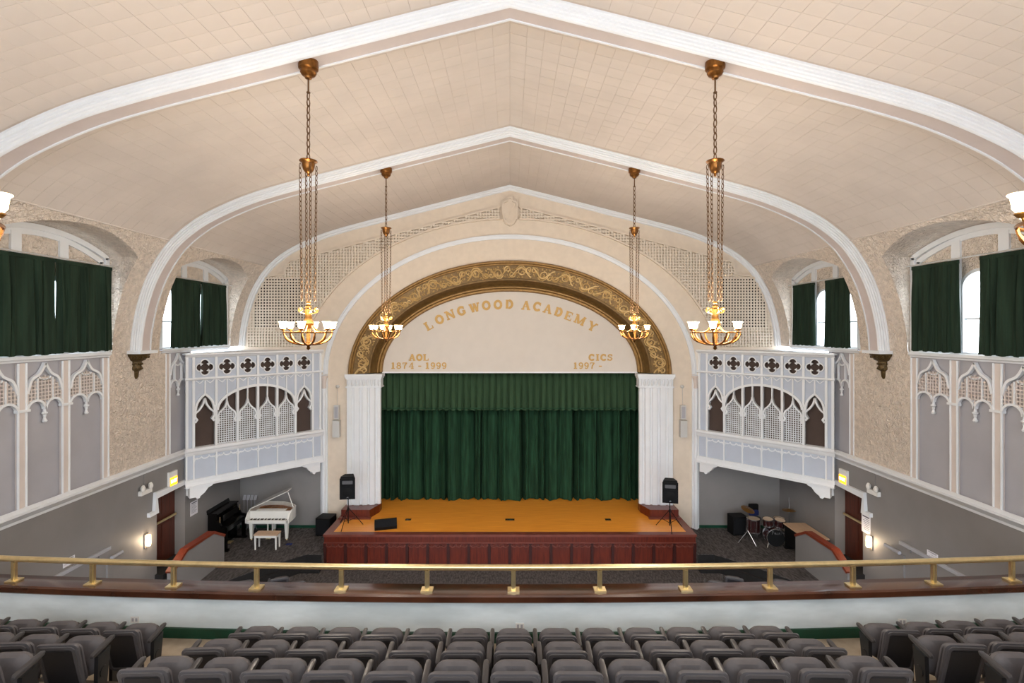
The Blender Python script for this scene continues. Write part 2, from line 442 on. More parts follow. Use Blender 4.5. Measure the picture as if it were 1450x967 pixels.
def window(s, bay, n):
    dc = BAYS[bay][2]; fw = Fr((s * 9.86, 0, 0), (0, 1, 0), (0, 0, 1), (-s, 0, 0))
    where = ['nearer the balcony', 'nearer the stage'][bay]
    # infill wall with three lancet openings
    N = 28
    outer = [(dc - WIN_H - .03, SILL), (dc + WIN_H + .03, SILL), (dc + WIN_H + .03, 1.80)] + [(dc + WIN_H - 2 * WIN_H * i / N, win_top(dc + WIN_H - 2 * WIN_H * i / N, dc) + .03) for i in range(N + 1)] + [(dc - WIN_H - .03, 1.80)]
    holes = []; cs = [dc - 1.09, dc, dc + 1.09]; hw = 0.44
    def lancet(c, hw, zs=0.92, rise=0.36, zb=SILL + .06): return [(c - hw, zb), (c + hw, zb)] + arc(c, zs, hw, rise, 0, 180, 14)
    for c in cs: holes.append(lancet(c, hw))
    o = MB().plate(fw, outer, holes, -0.10, 0.0).build('window_%d' % n, 'stucco')
    struct(o, 'arched triple-lancet window in the %s wall, %s' % (SIDE[s], where), 'window')
    arch = [(dc - WIN_H + .06, SILL + .05), (dc - WIN_H + .06, 1.76)] + [(dc + (WIN_H - .06) * (-1 + 2 * i / N), win_top(dc + (WIN_H - .06) * (-1 + 2 * i / N), dc) - .07) for i in range(N + 1)] + [(dc + WIN_H - .06, 1.76), (dc + WIN_H - .06, SILL + .05)]
    m = MB().bar(fw, arch, 0.12, 0.0, 0.07)
    arch2 = [(p[0] + (dc - p[0]) * 0.075, p[1] - (0.115 if p[1] > SILL + .1 else 0)) for p in arch]
    m.bar(fw, arch2, 0.12, 0.0, 0.035)
    m.build('window_frame', 'white_trim', o, world=True)
    for c in (dc - .545, dc + .545):
        zt = win_top(c, dc) - .2
        MB().box(c - .11, c + .11, SILL + .05, zt, 0.0, 0.045, fw).build('mullion', 'white_trim', o, world=True)
    for c in cs:
        P = lancet(c, hw - .01)
        f = MB().bar(fw, P, 0.07, -0.07, 0.02, closed=True).build('sash', 'white_trim', o, world=True)
        MB().bar(fw, [(c - hw, 0.25), (c + hw, 0.25)], 0.04, -0.06, -0.02).build('glazing_bar', 'white_trim', f, world=True)
        MB().prism(lancet(c, hw - .02), fw, -0.055, -0.047).build('pane', 'window_glass', f, world=True)
    # sill
    prof = [(-0.12, 0.02), (0.16, 0.02), (0.17, 0.0), (0.17, -0.05), (0.13, -0.08), (0.12, -0.11), (0.0, -0.12)]
    y1 = dc + 1.72 if bay == 0 else 15.6
    MB().quadgrid([[fw(y, SILL + b + .03, a) for a, b in prof] for y in (dc - 1.72, dc + 1.72)]).build('sill', 'white_trim', o, world=True)
    return o
n = 0
for s in (-1, 1):
    for b in (0, 1):
        n += 1; window(s, b, n)

# curtains in front of the windows
def drape(mb, fw, d0, d1, z0, z1, folds, amp, nz=6, c=0.0, seed=0, flare=0.0, step=14):
    rnd = random.Random(seed); ph = [rnd.uniform(0, 6.28) for _ in range(4)]
    N = int(folds * step)
    rows = []
    for i in range(N + 1):
        u = i / N
        p_ = folds * u + 0.30 * math.sin(2 * PI * u * 3.1 + ph[0]) + 0.16 * math.sin(2 * PI * u * 7.7 + ph[1])
        w = 2 * abs(math.sin(PI * p_)) ** 0.6 - 1 + 0.22 * math.sin(2 * PI * p_ * 3 + ph[2])
        w *= 0.75 + 0.4 * math.sin(2 * PI * u * folds * 0.37 + ph[3])
        row = []
        for k in range(nz + 1):
            v = k / nz      # 0 at top
            a = amp * (0.35 + 0.65 * min(1, v * 2.5)) * (1 + 0.25 * math.sin(u * 17 + ph[3] + v * 2))
            dd = d0 + (d1 - d0) * u + flare * (u - 0.5) * v + 0.012 * math.sin(v * 5 + u * 40)
            row.append(fw(dd, z1 + (z0 - z1) * v + 0.012 * math.sin(u * 31 + ph[0]) * (v == 1), c + a * w))
        rows.append(row)
    mb.quadgrid(rows)
    return mb
PANELS = {(-1, 0): [(9.02, 10.74), (10.77, 12.28)], (-1, 1): [(14.38, 15.82), (15.84, 17.22)], (1, 0): [(9.02, 10.40), (10.90, 12.16)], (1, 1): [(14.36, 15.50), (16.06, 17.26)]}
for (s, b), pl in PANELS.items():
    fw = Fr((s * 9.62, 0, 0), (0, 1, 0), (0, 0, 1), (-s, 0, 0))
    for j, (d0, d1) in enumerate(pl):
        e = empty('window_curtain', (s * 9.62, (d0 + d1) / 2, -0.5),
                  'green curtain panel, %s of the pair on the %s wall window nearer the %s' % (['balcony-side', 'stage-side'][j], SIDE[s], ['balcony', 'stage'][b]), 'curtain', 'window curtains')
        drape(MB(), fw, d0, d1, -0.50 + .02 * j, 1.50, 7 + j, 0.05, seed=s * 10 + b * 3 + j, flare=0.05).build('curtain_panel', 'window_green', e, smooth=True, world=True)
        MB().box(d0, d1, 1.44, 1.52, -0.02, 0.02, fw).build('heading', 'window_green', e, world=True)
    fr = empty('curtain_rod', (s * 9.62, BAYS[b][2], 1.55), 'thin curtain rod across the %s window nearer the %s' % (SIDE[s], ['balcony', 'stage'][b]), 'curtain rod', 'curtain rods')
    MB().tube([fw(BAYS[b][2] - 1.66, 1.55), fw(BAYS[b][2] + 1.66, 1.55)], 0.016, 6).build('rod', 'speaker_grey', fr, world=True)
    for d in (-1.64, 1.64):
        MB().tube([fw(BAYS[b][2] + d, 1.55), fw(BAYS[b][2] + d, 1.55, -0.22)], 0.012, 6).build('bracket', 'speaker_grey', fr, world=True)

# panelled niches with ogee tracery below the windows
def tracery(parent, fw, a, b, zt, lattice=True):
    """one gothic panel between posts at a..b, top zt"""
    m = (a + b) / 2; h = (b - a) / 2; T = []
    og = lambda sg: catmull([(m, zt - .02), (m + sg * .05, zt - .12), (m + sg * .14, zt - .24), (m + sg * h * .75, zt - .36), (m + sg * (h - .02), zt - .62)], 6)
    mb = MB()
    for sg in (-1, 1):
        mb.bar(fw, og(sg), 0.05, 0.0, 0.07)
        cx = m + sg * h / 2
        mb.bar(fw, arc(cx, zt - .98, h / 2 - .01, .20, 0, 180, 12), 0.045, 0.0, 0.07)
        x = m + sg * h * .42
        mb.bar(fw, [(x, zt - .33), (x, zt - .80)], 0.03, 0.0, 0.06)
    mb.bar(fw, arc(m, zt - .30, .13, .06, 180, 360, 6), 0.03, 0, 0.05)
    mb.build('tracery', 'white_trim', parent, world=True)
    p = MB()
    p.lathe([(0.0, -.02), (.035, -.02), (.05, .01), (.035, .03), (.02, .08), (.03, .10), (.03, .14), (.055, .16), (.055, .19), (.03, .2), (.025, .26)], seg=8, axis=Fr(fw(m, zt - 1.24, 0.035), fw.u, fw.n, fw.v))
    p.build('pendant', 'white_trim', parent, smooth=True, world=True)
    if lattice:
        g = MB(); st = 0.075
        def top(x):
            t = abs(x - m) / h
            return zt - .27 - .12 * t - .24 * t ** 3
        def bot(x):
            t = (abs(x - m) - h / 2) / (h / 2 - .01)
            return zt - .98 + .20 * math.sqrt(max(0, 1 - t * t))
        k = -int(h / st)
        while k * st < h - .02:
            x = m + k * st; g.box(x - .011, x + .011, bot(x), top(x), 0.01, 0.05, fw); k += 1
        z = zt - .33
        while z > zt - .96:
            xs = [m - h + .02 + (2 * h - .04) * i / 60 for i in range(61)]
            run = None
            for x in xs + [None]:
                ok = x is not None and bot(x) < z < top(x)
                if ok and run is None: run = x
                if not ok and run is not None:
                    if last - run > .03: g.box(run, last, z - .011, z + .011, 0.01, 0.048, fw)
                    run = None
                last = x
            z -= st
        tag(g.build('lattice', 'pilaster_pink', parent, world=True), kind='stuff')
for s in (-1, 1):
    fw = Fr((s * (WX + .05), 0, 0), (0, 1, 0), (0, 0, 1), (-s, 0, 0))
    for b in (0, 1):
        d0, d1 = ((9.05, 12.36), (14.42, 15.45))[b]
        zt = SILL - .10
        e = empty('wall_niche', (s * WX, (d0 + d1) / 2, LEDGE), 'grey panelled gothic niche with white tracery on the %s wall, nearer the %s' % (SIDE[s], ['balcony', 'stage'][b]), 'wall panel', 'gothic wall niches')
        MB().box(d0 - .08, d1 + .08, LEDGE - .1, SILL + .01, -0.12, -0.02, fw).build('back_panel', 'niche_grey', e, world=True)
        for (a0, a1, z0, z1) in ((d0 - .10, d0 + .004, LEDGE - .1, SILL), (d1 - .004, d1 + .10, LEDGE - .1, SILL), (d0 - .1, d1 + .1, LEDGE - .12, LEDGE + .004), (d0 - .1, d1 + .1, SILL - .004, SILL + .02)):
            MB().box(a0, a1, z0, z1, -0.14, 0.049, fw).build('reveal', 'niche_grey', e, world=True)  # niche returns, added to seal out daylight leaking round the panel
        posts = ([9.12, 10.17, 11.17, 12.27], [14.50, 15.42])[b]
        for i, c in enumerate(posts):
            end = (i == 0) or (b == 0 and i == 3)
            hw = 0.085
            if b == 1 and i == 1: continue
            MB().box(c - hw, c + hw, LEDGE, zt, -0.03, 0.045, fw).build('post', 'pilaster_pink', e, world=True)
            mb = MB()
            for sg in (-1, 1):
                mb.tube([fw(c + sg * hw, LEDGE, 0.045), fw(c + sg * hw, zt, 0.045)], 0.022, 8)
            mb.build('post_bead', 'white_trim', e, smooth=True, world=True)
            if not end: MB().box(c - hw - .05, c + hw + .05, zt - .98, zt - .93, 0.0, 0.09, fw).build('post_collar', 'white_trim', e, world=True)
        for i in range(len(posts) - 1):
            tracery(e, fw, posts[i] + .085, posts[i + 1] - .085, zt, b == 0)

# ------------------------------------------------------------------ end wall with the proscenium
fe = Fr((0, YE, 0), (1, 0, 0), (0, 0, 1), (0, -1, 0))
def EL(apx, bpx, y0px, D, a0=0, a1=180, n=64):
    k = D / F
    return [(apx * k * math.cos(math.radians(a0 + (a1 - a0) * i / n)), (468 - y0px) * k + bpx * k * math.sin(math.radians(a0 + (a1 - a0) * i / n))) for i in range(n + 1)]
outer = [(-WX, -8.2)] + [(WX, -8.2)] + [(x, z) for x, z in reversed(SEC)] + [(-x, z) for x, z in SEC[1:]]
oe = EL(222, 154, 530, YE)
hole = [(oe[0][0], DECK - .3)] + oe + [(oe[-1][0], DECK - .3)]
wall_back = MB().plate(fe, outer, [hole], -0.15, 0.0).build('wall_back', 'end_wall')
struct(wall_back, 'cream end wall around the arched stage opening', 'wall')
# grey lower parts in the alcoves
for s in (-1, 1):
    MB().box(min(s * 6.62, s * WX), max(s * 6.62, s * WX), -8.2, -3.6, 0, 0.012, fe).build('dado', 'grey_wall', wall_back, world=True)
    MB().box(min(s * 6.62, s * WX), max(s * 6.62, s * WX), PLAT, PLAT + .1, 0.012, 0.035, fe).build('base_strip', 'base_green', wall_back, world=True)
# big white arch mould and its colonnettes
P = EL(260, 194, 530, YE)
mb = MB().bar(fe, P, 0.13, 0.0, 0.05); mb.bar(fe, EL(262.5, 196.5, 530, YE), 0.05, 0.05, 0.08)
arch_m = mb.build('arch_mould', 'white_trim', wall_back, world=True)
for s in (-1, 1):
    c = s * 6.70
    e = empty('colonnette', (c, YE - .1, -7.15), 'slim white colonnette with capital on the %s of the stage wall' % SIDE[s], 'column', 'colonnettes beside the stage')
    MB().box(c - .12, c + .12, -7.13, -1.60, 0.0, 0.08, fe).build('backing_strip', 'white_trim', e, world=True)
    MB().tube([fe(c, -7.13, .10), fe(c, -2.08, .10)], 0.075, 12).build('shaft', 'white_trim', e, smooth=True, world=True)
    MB().lathe([(.075, 0), (.09, .02), (.08, .06), (.09, .2), (.11, .34), (.15, .40), (.15, .46), (.0, .46)], seg=12, axis=Fr(fe(c, -2.08, .10), (1, 0, 0), (0, 1, 0), (0, 0, 1))).build('capital', 'pilaster_pink', e, smooth=True, world=True)
# lattice fields
KE = YE / F
def lat_bounds(x):
    ax = abs(x) / KE            # px from the axis
    low = 530 - 220 * math.sqrt(max(0, 1 - (ax / 297) ** 2)) if ax < 297 else 600
    top = 293 + (ax - 12) * 0.257 if ax < 318 else 390
    if ax >= 318: top = 389 + (ax - 318) * .08
    return (468 - min(low, 491)) * KE, (468 - top) * KE
st = 0.105; hwid = 0.023
def in_sec(x, z): return abs(x) < x_at(z) - 0.22
for s in (-1, 1):
    mb = MB()
    for i in range(2, int(9.6 / st)):
        for j in range(-8, 45):
            x = i * st; z = j * st
            lo, hi = lat_bounds(x)
            if x < 0.33 or not (lo + .03 < z < hi - .03) or not in_sec(x, z): continue
            dp = .045 if (x > 7.4 and -.1 < z < 1.9) else .085
            mb.box(s * x - hwid, s * x + hwid, z - st / 2, z + st / 2, 0.0, dp, fe)
            mb.box(s * x - st / 2, s * x - hwid, z - hwid, z + hwid, 0.0, dp - .004, fe); mb.box(s * x + hwid, s * x + st / 2, z - hwid, z + hwid, 0.0, dp - .004, fe)
    tag(mb.build('lattice', 'lattice', wall_back, world=True), kind='stuff')
    # border mould of the lattice
    xs = [0.34 + (9.3 - 0.34) * i / 70 for i in range(71)]
    lowp = [(s * x, lat_bounds(x)[0]) for x in xs if lat_bounds(x)[0] > (468 - 489) * KE]
    topp = [(s * x, lat_bounds(x)[1]) for x in xs if in_sec(x, lat_bounds(x)[1])]
    MB().bar(fe, lowp, 0.06, 0.0, 0.10).bar(fe, topp, 0.06, 0.0, 0.10).build('lattice_border', 'end_wall', wall_back, world=True)
    # black panel behind part of the lattice, painting in the sound openings' shade
    pts = []
    z0, z1 = (468 - 463) * KE, (468 - 395) * KE
    xr = [x_at(z1 - (z1 - z0) * k / 6) - .24 for k in range(7)]
    ring = [(s * 7.42, z0), (s * 7.42, z1)] + [(s * min(xr[k], 9.26), z1 - (z1 - z0) * k / 6) for k in range(7)]
    MB().prism(ring, fe, 0.001, 0.006).build('sound_opening_shade', 'black', wall_back, world=True)
# shield at the crown
sh = [(-.28, .30), (-.30, .14), (-.26, -.35), (-.16, -.52), (0, -.60), (.16, -.52), (.26, -.35), (.30, .14), (.28, .30), (.12, .36), (.09, .50), (-.09, .50), (-.12, .36)]
e = empty('shield', (0, YE, 3.7), 'cream plaster shield at the crown of the stage wall', 'ornament')
fs = Fr(fe(0, 4.36, 0), (1, 0, 0), (0, 0, 1), (0, -1, 0))
MB().prism(sh, fs, 0, 0.13).build('shield_body', 'end_wall', e, world=True)
MB().bar(fs, [(x * .86, z * .86 - .02) for x, z in sh], 0.06, 0.13, 0.19, closed=True).build('shield_rim', 'end_wall', e, world=True)
MB().bar(fs, [(-.15, -.36), (.17, .2)], 0.05, 0.13, 0.16).build('shield_band', 'end_wall', e, world=True)

# gilded arch
def gl(t, D):
    """ellipse between the outer (t=0) and inner (t=1) line at depth D"""
    return 228 + (180 - 228) * t, 160 + (114 - 160) * t, 530 - 3 * t, D
def gold_rows(prof, n=72):
    rows = []
    for i in range(n + 1):
        a = PI * i / n; r = []
        for t, D in prof:
            ap, bp, y0, D = gl(t, D); k = D / F
            r.append((ap * k * math.cos(a), D, (468 - y0) * k + bp * k * math.sin(a)))
        rows.append(r)
    return rows
garch = empty('gilded_arch', (0, 18.3, -1.6), 'gilded arch with carved scrollwork around the stage opening', 'arch')
MB().quadgrid(gold_rows([(-.03, 18.41), (-.03, 18.26), (0.0, 18.20), (.04, 18.20), (.05, 18.25), (.075, 18.22), (.11, 18.22), (.13, 18.28)])).build('outer_moulding', 'gold', garch, smooth=True, world=True)
MB().quadgrid(gold_rows([(.13, 18.28), (.56, 18.33)])).build('frieze', 'gold_dark', garch, smooth=True, world=True)
MB().quadgrid(gold_rows([(.56, 18.33), (.57, 18.27), (.62, 18.27), (.64, 18.34), (.70, 18.48), (.76, 18.62), (.81, 18.66)])).build('cove', 'gold_dark', garch, smooth=True, world=True)
MB().quadgrid(gold_rows([(.81, 18.66), (.83, 18.60), (.87, 18.60), (.88, 18.66), (.91, 18.62), (.96, 18.62), (.99, 18.68), (1.0, 18.8)])).build('inner_moulding', 'gold', garch, smooth=True, world=True)
def gp3(a, t, out):
    ap, bp, y0, D = gl(t, 18.28 + (t - .13) / .43 * .05 - out); k = D / F
    return Vector((ap * k * math.cos(a), D, (468 - y0) * k + bp * k * math.sin(a)))
# angles of equal arc length along the frieze
acc = [0.0]; NA = 400
for i in range(NA): acc.append(acc[-1] + (gp3(PI * (i + 1) / NA, .35, 0) - gp3(PI * i / NA, .35, 0)).length)
def ang_at(l):
    l = max(0, min(acc[-1], l))
    for i in range(NA):
        if acc[i + 1] >= l: return PI * (i + (l - acc[i]) / (acc[i + 1] - acc[i])) / NA
    return PI
MODS = 18; ML = acc[-1] / MODS; TW = 1.08     # frieze is about .55 m wide for t range .43 -> metres per t
def fp(l, wv, out=0.03): return gp3(ang_at(l), .345 + wv, out)
for k in range(MODS):
    mb = MB(); sgn = 1 if k < MODS / 2 else -1
    l0 = k * ML; fl = 1 if k % 2 else -1
    def Q(u, v): return fp(l0 + (u if sgn > 0 else ML - u), fl * v)
    mb.tube([Q(ML * i / 14, .15 * math.sin(PI * 2 * (i / 14 - .25))) for i in range(15)], 0.030, 5)
    for (cu, cv, r0, turns, ph) in ((ML * .48, .04, .20, 1.7, 0.4), (ML * .90, -.08, .13, 1.4, 2.4), (ML * .14, .09, .12, 1.4, 4.6)):
        pts = []
        for i in range(16):
            t = i / 15; r = r0 * (1 - .85 * t); a = ph + turns * 2 * PI * t
            pts.append(Q(cu + r * math.cos(a), cv + r * .95 * math.sin(a)))
        mb.tube(pts, [0.028 - .010 * i / 15 for i in range(16)], 5)
    for q in range(26):
        u = ML * (q + .5) / 26; v = .19 * ((-1) ** q) * random.random(); d = random.uniform(0, 6.28)
        tip = (u + .075 * math.cos(d), v + .075 * math.sin(d))
        tip = (tip[0], max(-.185, min(.185, tip[1])))
        mb.tube([Q(u, v), Q((u + tip[0]) / 2, (v + tip[1]) / 2), Q(*tip)], [0.012, 0.034, 0.004], 5)
    mb.build('scrollwork', 'gold_light', garch, smooth=True, world=True)

# tympanum with lettering
YT = 18.80
ft = Fr((0, YT, 0), (1, 0, 0), (0, 0, 1), (0, -1, 0))
zb = (468 - 527) * YT / F
ring = [(-4.95, zb), (4.95, zb)] + [(x * 1.03, z + .06) for x, z in EL(180, 114, 527, YT)]
tym = MB().prism(ring, ft, -0.12, 0.0).build('tympanum', 'tympanum'); struct(tym, 'plain cream panel filling the arch above the stage curtain', 'wall panel')
MB().box(-4.72, 4.72, zb - .03, zb + .02, -0.14, 0.03, ft).build('bottom_lip', 'white_trim', tym, world=True)

T1, T2 = 0.27, 0.17     # thick and thin strokes of the slab letters
def serif(x, y, w=.36): return [(x - w / 2, y), (x + w / 2, y)]
def glyph(ch):
    B, Tp = .06, .94
    S = []
    def st(p, w=T1): S.append((p, w))
    def sf(x, y, w=.40): S.append((serif(x, y, w), .15))
    if ch == 'L': st([(.2, 0), (.2, 1)]); sf(.2, Tp, .44); st([(.0, B), (.8, B)], .12); st([(.76, 0), (.76, .34)], .10)
    elif ch == 'O': st(arc(.45, .5, .36, .42, 0, 360, 24)); 
    elif ch == 'N': st([(.16, 0), (.16, 1)], T2); st([(.86, 0), (.86, 1)], T2); st([(.14, .98), (.88, .02)]); sf(.12, Tp, .34); sf(.16, B, .34); sf(.86, Tp, .34)
    elif ch == 'G': st(arc(.46, .5, .36, .42, 40, 335, 20)); st([(.76, .1), (.76, .45)]); sf(.72, .45, .34); st([(.78, .62), (.78, .98)], .09)
    elif ch == 'C': st(arc(.46, .5, .36, .42, 40, 320, 20)); st([(.78, .62), (.78, .98)], .09); st([(.78, .02), (.78, .3)], .07)
    elif ch == 'W': st([(.12, 1), (.34, .02)]); st([(.34, .02), (.58, .95)], T2); st([(.58, .95), (.80, .02)]); st([(.80, .02), (1.02, 1)], T2); sf(.12, Tp, .34); sf(.56, Tp, .3); sf(1.02, Tp, .3)
    elif ch == 'D': st([(.2, 0), (.2, 1)]); st([(.05, Tp), (.42, Tp)], .12); st([(.05, B), (.42, B)], .12); st(arc(.40, .5, .36, .42, -90, 90, 14))
    elif ch == 'A': st([(.14, .02), (.46, 1)], T2); st([(.46, 1), (.80, .02)]); st([(.24, .34), (.68, .34)], .10); sf(.14, B, .36); sf(.80, B, .38)
    elif ch == 'E': st([(.2, 0), (.2, 1)]); st([(.03, Tp), (.8, Tp)], .12); st([(.03, B), (.82, B)], .12); st([(.2, .5), (.56, .5)], .11); st([(.55, .36), (.55, .64)], .08); st([(.77, .70), (.77, 1)], .09); st([(.79, 0), (.79, .32)], .09)
    elif ch == 'M': st([(.14, 0), (.14, 1)], T2); st([(1.0, 0), (1.0, 1)]); st([(.14, 1), (.56, .05)]); st([(.56, .05), (1.0, 1)], T2); sf(.1, Tp, .3); sf(.14, B, .34); sf(1.04, Tp, .3); sf(1.0, B, .38)
    elif ch == 'Y': st([(.12, 1), (.46, .46)]); st([(.82, 1), (.46, .46)], T2); st([(.46, .5), (.46, 0)]); sf(.12, Tp, .36); sf(.82, Tp, .32); sf(.46, B, .4)
    elif ch == 'I': st([(.25, 0), (.25, 1)]); sf(.25, Tp, .46); sf(.25, B, .46)
    elif ch == 'S': st([(.7, .74), (.58, .9), (.4, .94), (.2, .84), (.16, .68), (.3, .55), (.56, .46), (.7, .32), (.64, .15), (.42, .06), (.22, .1), (.1, .26)], .18); st([(.72, .66), (.72, .98)], .08); st([(.09, .02), (.09, .34)], .08)
    elif ch == '1': st([(.3, 0), (.3, 1)]); st([(.08, .86), (.3, .96)], .12); sf(.3, B, .5)
    elif ch == '8': st(arc(.38, .74, .24, .2, 0, 360, 16), .15); st(arc(.38, .29, .29, .23, 0, 360, 18), .16)
    elif ch == '7': st([(.06, Tp), (.7, Tp)], .13); st([(.66, .95), (.36, .45), (.3, 0)], .19); st([(.08, .7), (.08, 1)], .09)
    elif ch == '4': st([(.54, 0), (.54, 1)], .19); st([(.5, .96), (.06, .3), (.78, .3)], .11); sf(.54, B, .42)
    elif ch == '9': st(arc(.38, .68, .27, .26, 0, 360, 18), .17); st([(.65, .68), (.64, .4), (.52, .12), (.34, .06), (.16, .16)], .17)
    elif ch == '-': st([(.05, .42), (.5, .42)], .17)
    return S
def letter(parent, ch, cx, cz, size, rot=0.0):
    S = glyph(ch); xs = [p[0] for p, w in S for p in p]; mid = (min(xs) + max(xs)) / 2
    mb = MB(); cr, sr = math.cos(rot), math.sin(rot)
    f2 = Fr(ft(cx, cz, 0), ft.u * cr + ft.v * sr, ft.v * cr - ft.u * sr, ft.n)
    for j, (p, w) in enumerate(S):
        mb.bar(f2, [((a - mid) * size, (b - .5) * size) for a, b in p], w * size, 0.0, 0.030 + .0012 * j)
    return mb.build('letter', 'letter_gold', parent, world=True)
KT = YT / F
def px2(x, y): return ((x - 722) * KT, (468 - y) * KT)
sign = empty('name_lettering', (0, YT, 0.6), 'gold slab letters LONGWOOD ACADEMY curving across the arch panel', 'sign')
pos = [(383, 487), (430, 460), (475, 440), (525, 423), (580, 410), (630, 400), (680, 397), (727, 395), (800, 400), (848, 405), (893, 415), (938, 428), (982, 445), (1030, 462), (1083, 490)]
pp = [(480 + a / 3.0208, 300 + b / 3.0208) for a, b in pos]
for i, ch in enumerate('LONGWOODACADEMY'):
    a = pp[max(i - 1, 0)]; b = pp[min(i + 1, len(pp) - 1)]
    letter(sign, ch, *px2(*pp[i]), 0.325, math.atan2(-(b[1] - a[1]), b[0] - a[0]))
def line(parent, s, x0, x1, y, size):
    """set a line of type between two points"""
    ws = []
    for ch in s:
        if ch == ' ': ws.append(.35); continue
        xs = [p[0] for q, w in glyph(ch) for p in q]; ws.append(max(xs) - min(xs) + .30)
    tot = sum(ws); W = (x1 - x0) * KT; u = 0
    for ch, wd in zip(s, ws):
        if ch != ' ': letter(parent, ch, (x0 - 722) * KT + W * (u + wd / 2) / tot, (468 - y) * KT, size)
        u += wd
sg1 = empty('date_lettering', ((593 - 722) * KT, YT, -1.4), 'gold letters AOL 1874 - 1999 at the lower left of the arch panel', 'sign')
line(sg1, 'AOL', 578, 608, 506, .24); line(sg1, '1874 - 1999', 553, 633, 517.7, .235)
sg2 = empty('date_lettering', ((838 - 722) * KT, YT, -1.4), 'gold letters CICS 1997 - at the lower right of the arch panel', 'sign')
line(sg2, 'CICS', 833, 868, 506, .24); line(sg2, '1997 -', 811, 853.5, 517.7, .235)

# splayed, fluted white piers under the gilded arch, with wooden plinths
for s in (-1, 1):
    e = empty('stage_pier', (s * 5.2, 18.4, DECK), 'fluted white pier with capital at the %s of the stage opening' % SIDE[s], 'pier', 'stage piers')
    zt = -1.58
    pl = [(5.86, 18.42), (5.86, 18.27), (5.70, 18.27), (5.68, 18.31), (5.62, 18.31), (5.60, 18.27), (5.42, 18.27), (5.40, 18.34), (5.33, 18.34), (5.30, 18.28), (5.15, 18.30), (5.13, 18.36), (5.07, 18.36), (5.04, 18.31), (4.90, 18.34), (4.86, 18.44), (4.80, 18.44), (4.78, 18.40), (4.70, 18.42), (4.68, 18.50), (4.74, 18.72)]
    MB().quadgrid([[(s * x, y, z) for x, y in pl] for z in (-6.28, -2.06)]).build('shaft', 'white_trim', e, world=True)
    cp = MB()
    for (z0, z1, g) in ((-2.06, -2.01, .03), (-2.01, -1.74, .0), (-1.74, -1.68, .03), (-1.68, -1.57, .06)):
        cp.hexa([(s * (5.86 + g), 18.42, z0), (s * (5.86 + g), 18.25 - g, z0), (s * (4.67 - g), 18.38 - g, z0), (s * (4.67 - g), 18.75, z0),
                 (s * (5.86 + g), 18.42, z1), (s * (5.86 + g), 18.25 - g, z1), (s * (4.67 - g), 18.38 - g, z1), (s * (4.67 - g), 18.75, z1)])
    cp.build('capital', 'white_trim', e, world=True)
    lf = MB()
    for i in range(9):
        x = 5.78 - 1.05 * i / 8; y = 18.25 + .13 * i / 8
        lf.tube([(s * x, y - .005, -2.0), (s * x, y - .03, -1.88), (s * x, y - .06, -1.76)], [.03, .05, .02], 6)
    lf.build('leaf_carving', 'white_trim', e, smooth=True, world=True)
    pb = MB().prism([(5.92, 18.42), (5.92, 17.84), (4.92, 17.84), (4.72, 18.42), (4.72, 18.75)], Fr((0, 0, 0), (s, 0, 0), (0, 1, 0), (0, 0, 1)), DECK, -6.29)
    pb.build('plinth', 'mahogany', e, world=True)
    MB().box(min(s * 4.86, s * 5.98), max(s * 4.86, s * 5.98), 17.70, 17.84, DECK, DECK + .05).build('plinth_kerb', 'stage_border', e, world=True)

# ------------------------------------------------------------------ stage
SY = 16.40; SX = 6.02
deck = MB().box(-SX + .26, SX - .26, SY + .22, YE, DECK - .06, DECK).box(-5.0, 5.0, YE, 20.7, DECK - .06, DECK).build('stage_deck', 'stage_oak')
struct(deck, 'golden oak stage floor', 'stage floor')
st_ = empty('stage', (0, SY, FRONT), 'dark mahogany panelled stage front', 'stage')
MB().box(-SX, SX, SY - .02, SY + .22, DECK - .07, DECK + .005).build('nosing', 'stage_border', st_, world=True)
for s in (-1, 1):
    MB().box(min(s * SX, s * (SX - .26)), max(s * SX, s * (SX - .26)), SY + .22, YE - .02, DECK - .07, DECK + .005).build('side_border', 'stage_border', st_, world=True)
    MB().box(min(s * (SX - .04), s * (SX - .1)), max(s * (SX - .04), s * (SX - .1)), SY + .03, YE - .02, FRONT, DECK - .07).build('side_panel', 'mahogany', st_, world=True)
fsf = Fr((0, SY + .03, 0), (1, 0, 0), (0, 0, 1), (0, -1, 0))
MB().box(-SX + .03, SX - .03, DECK - .25, DECK - .07, 0, 0.03, fsf).build('frieze_board', 'mahogany', st_, world=True)
MB().box(-SX + .02, SX - .02, DECK - .28, DECK - .25, 0, 0.05, fsf).build('frieze_mould', 'stage_border', st_, world=True)
MB().box(-SX + .03, SX - .03, FRONT, FRONT + .10, 0, 0.04, fsf).build('base_rail', 'mahogany', st_, world=True)
NP = 18; PW = (2 * SX - .1) / NP
for i in range(NP):
    x0 = -SX + .05 + i * PW
    MB().box(x0, x0 + PW, FRONT + .08, DECK - .28, -0.05, -0.005, fsf).build('panel', 'mahogany', st_, world=True)
    mb = MB(); c = x0 + PW / 2
    for k in (-1, 0, 1):
        mb.bar(fsf, arc(c + k * PW * .29, DECK - .33, PW * .145, .07, 180, 360, 6), 0.03, -0.01, 0.05)
    mb.build('scallop', 'stage_border', st_, world=True)
for i in range(NP + 1):
    x0 = -SX + .05 + i * PW
    MB().box(x0 - .045, x0 + .045, FRONT + .08, DECK - .28, -0.01, 0.045, fsf).build('stile', 'mahogany_dark', st_, world=True)
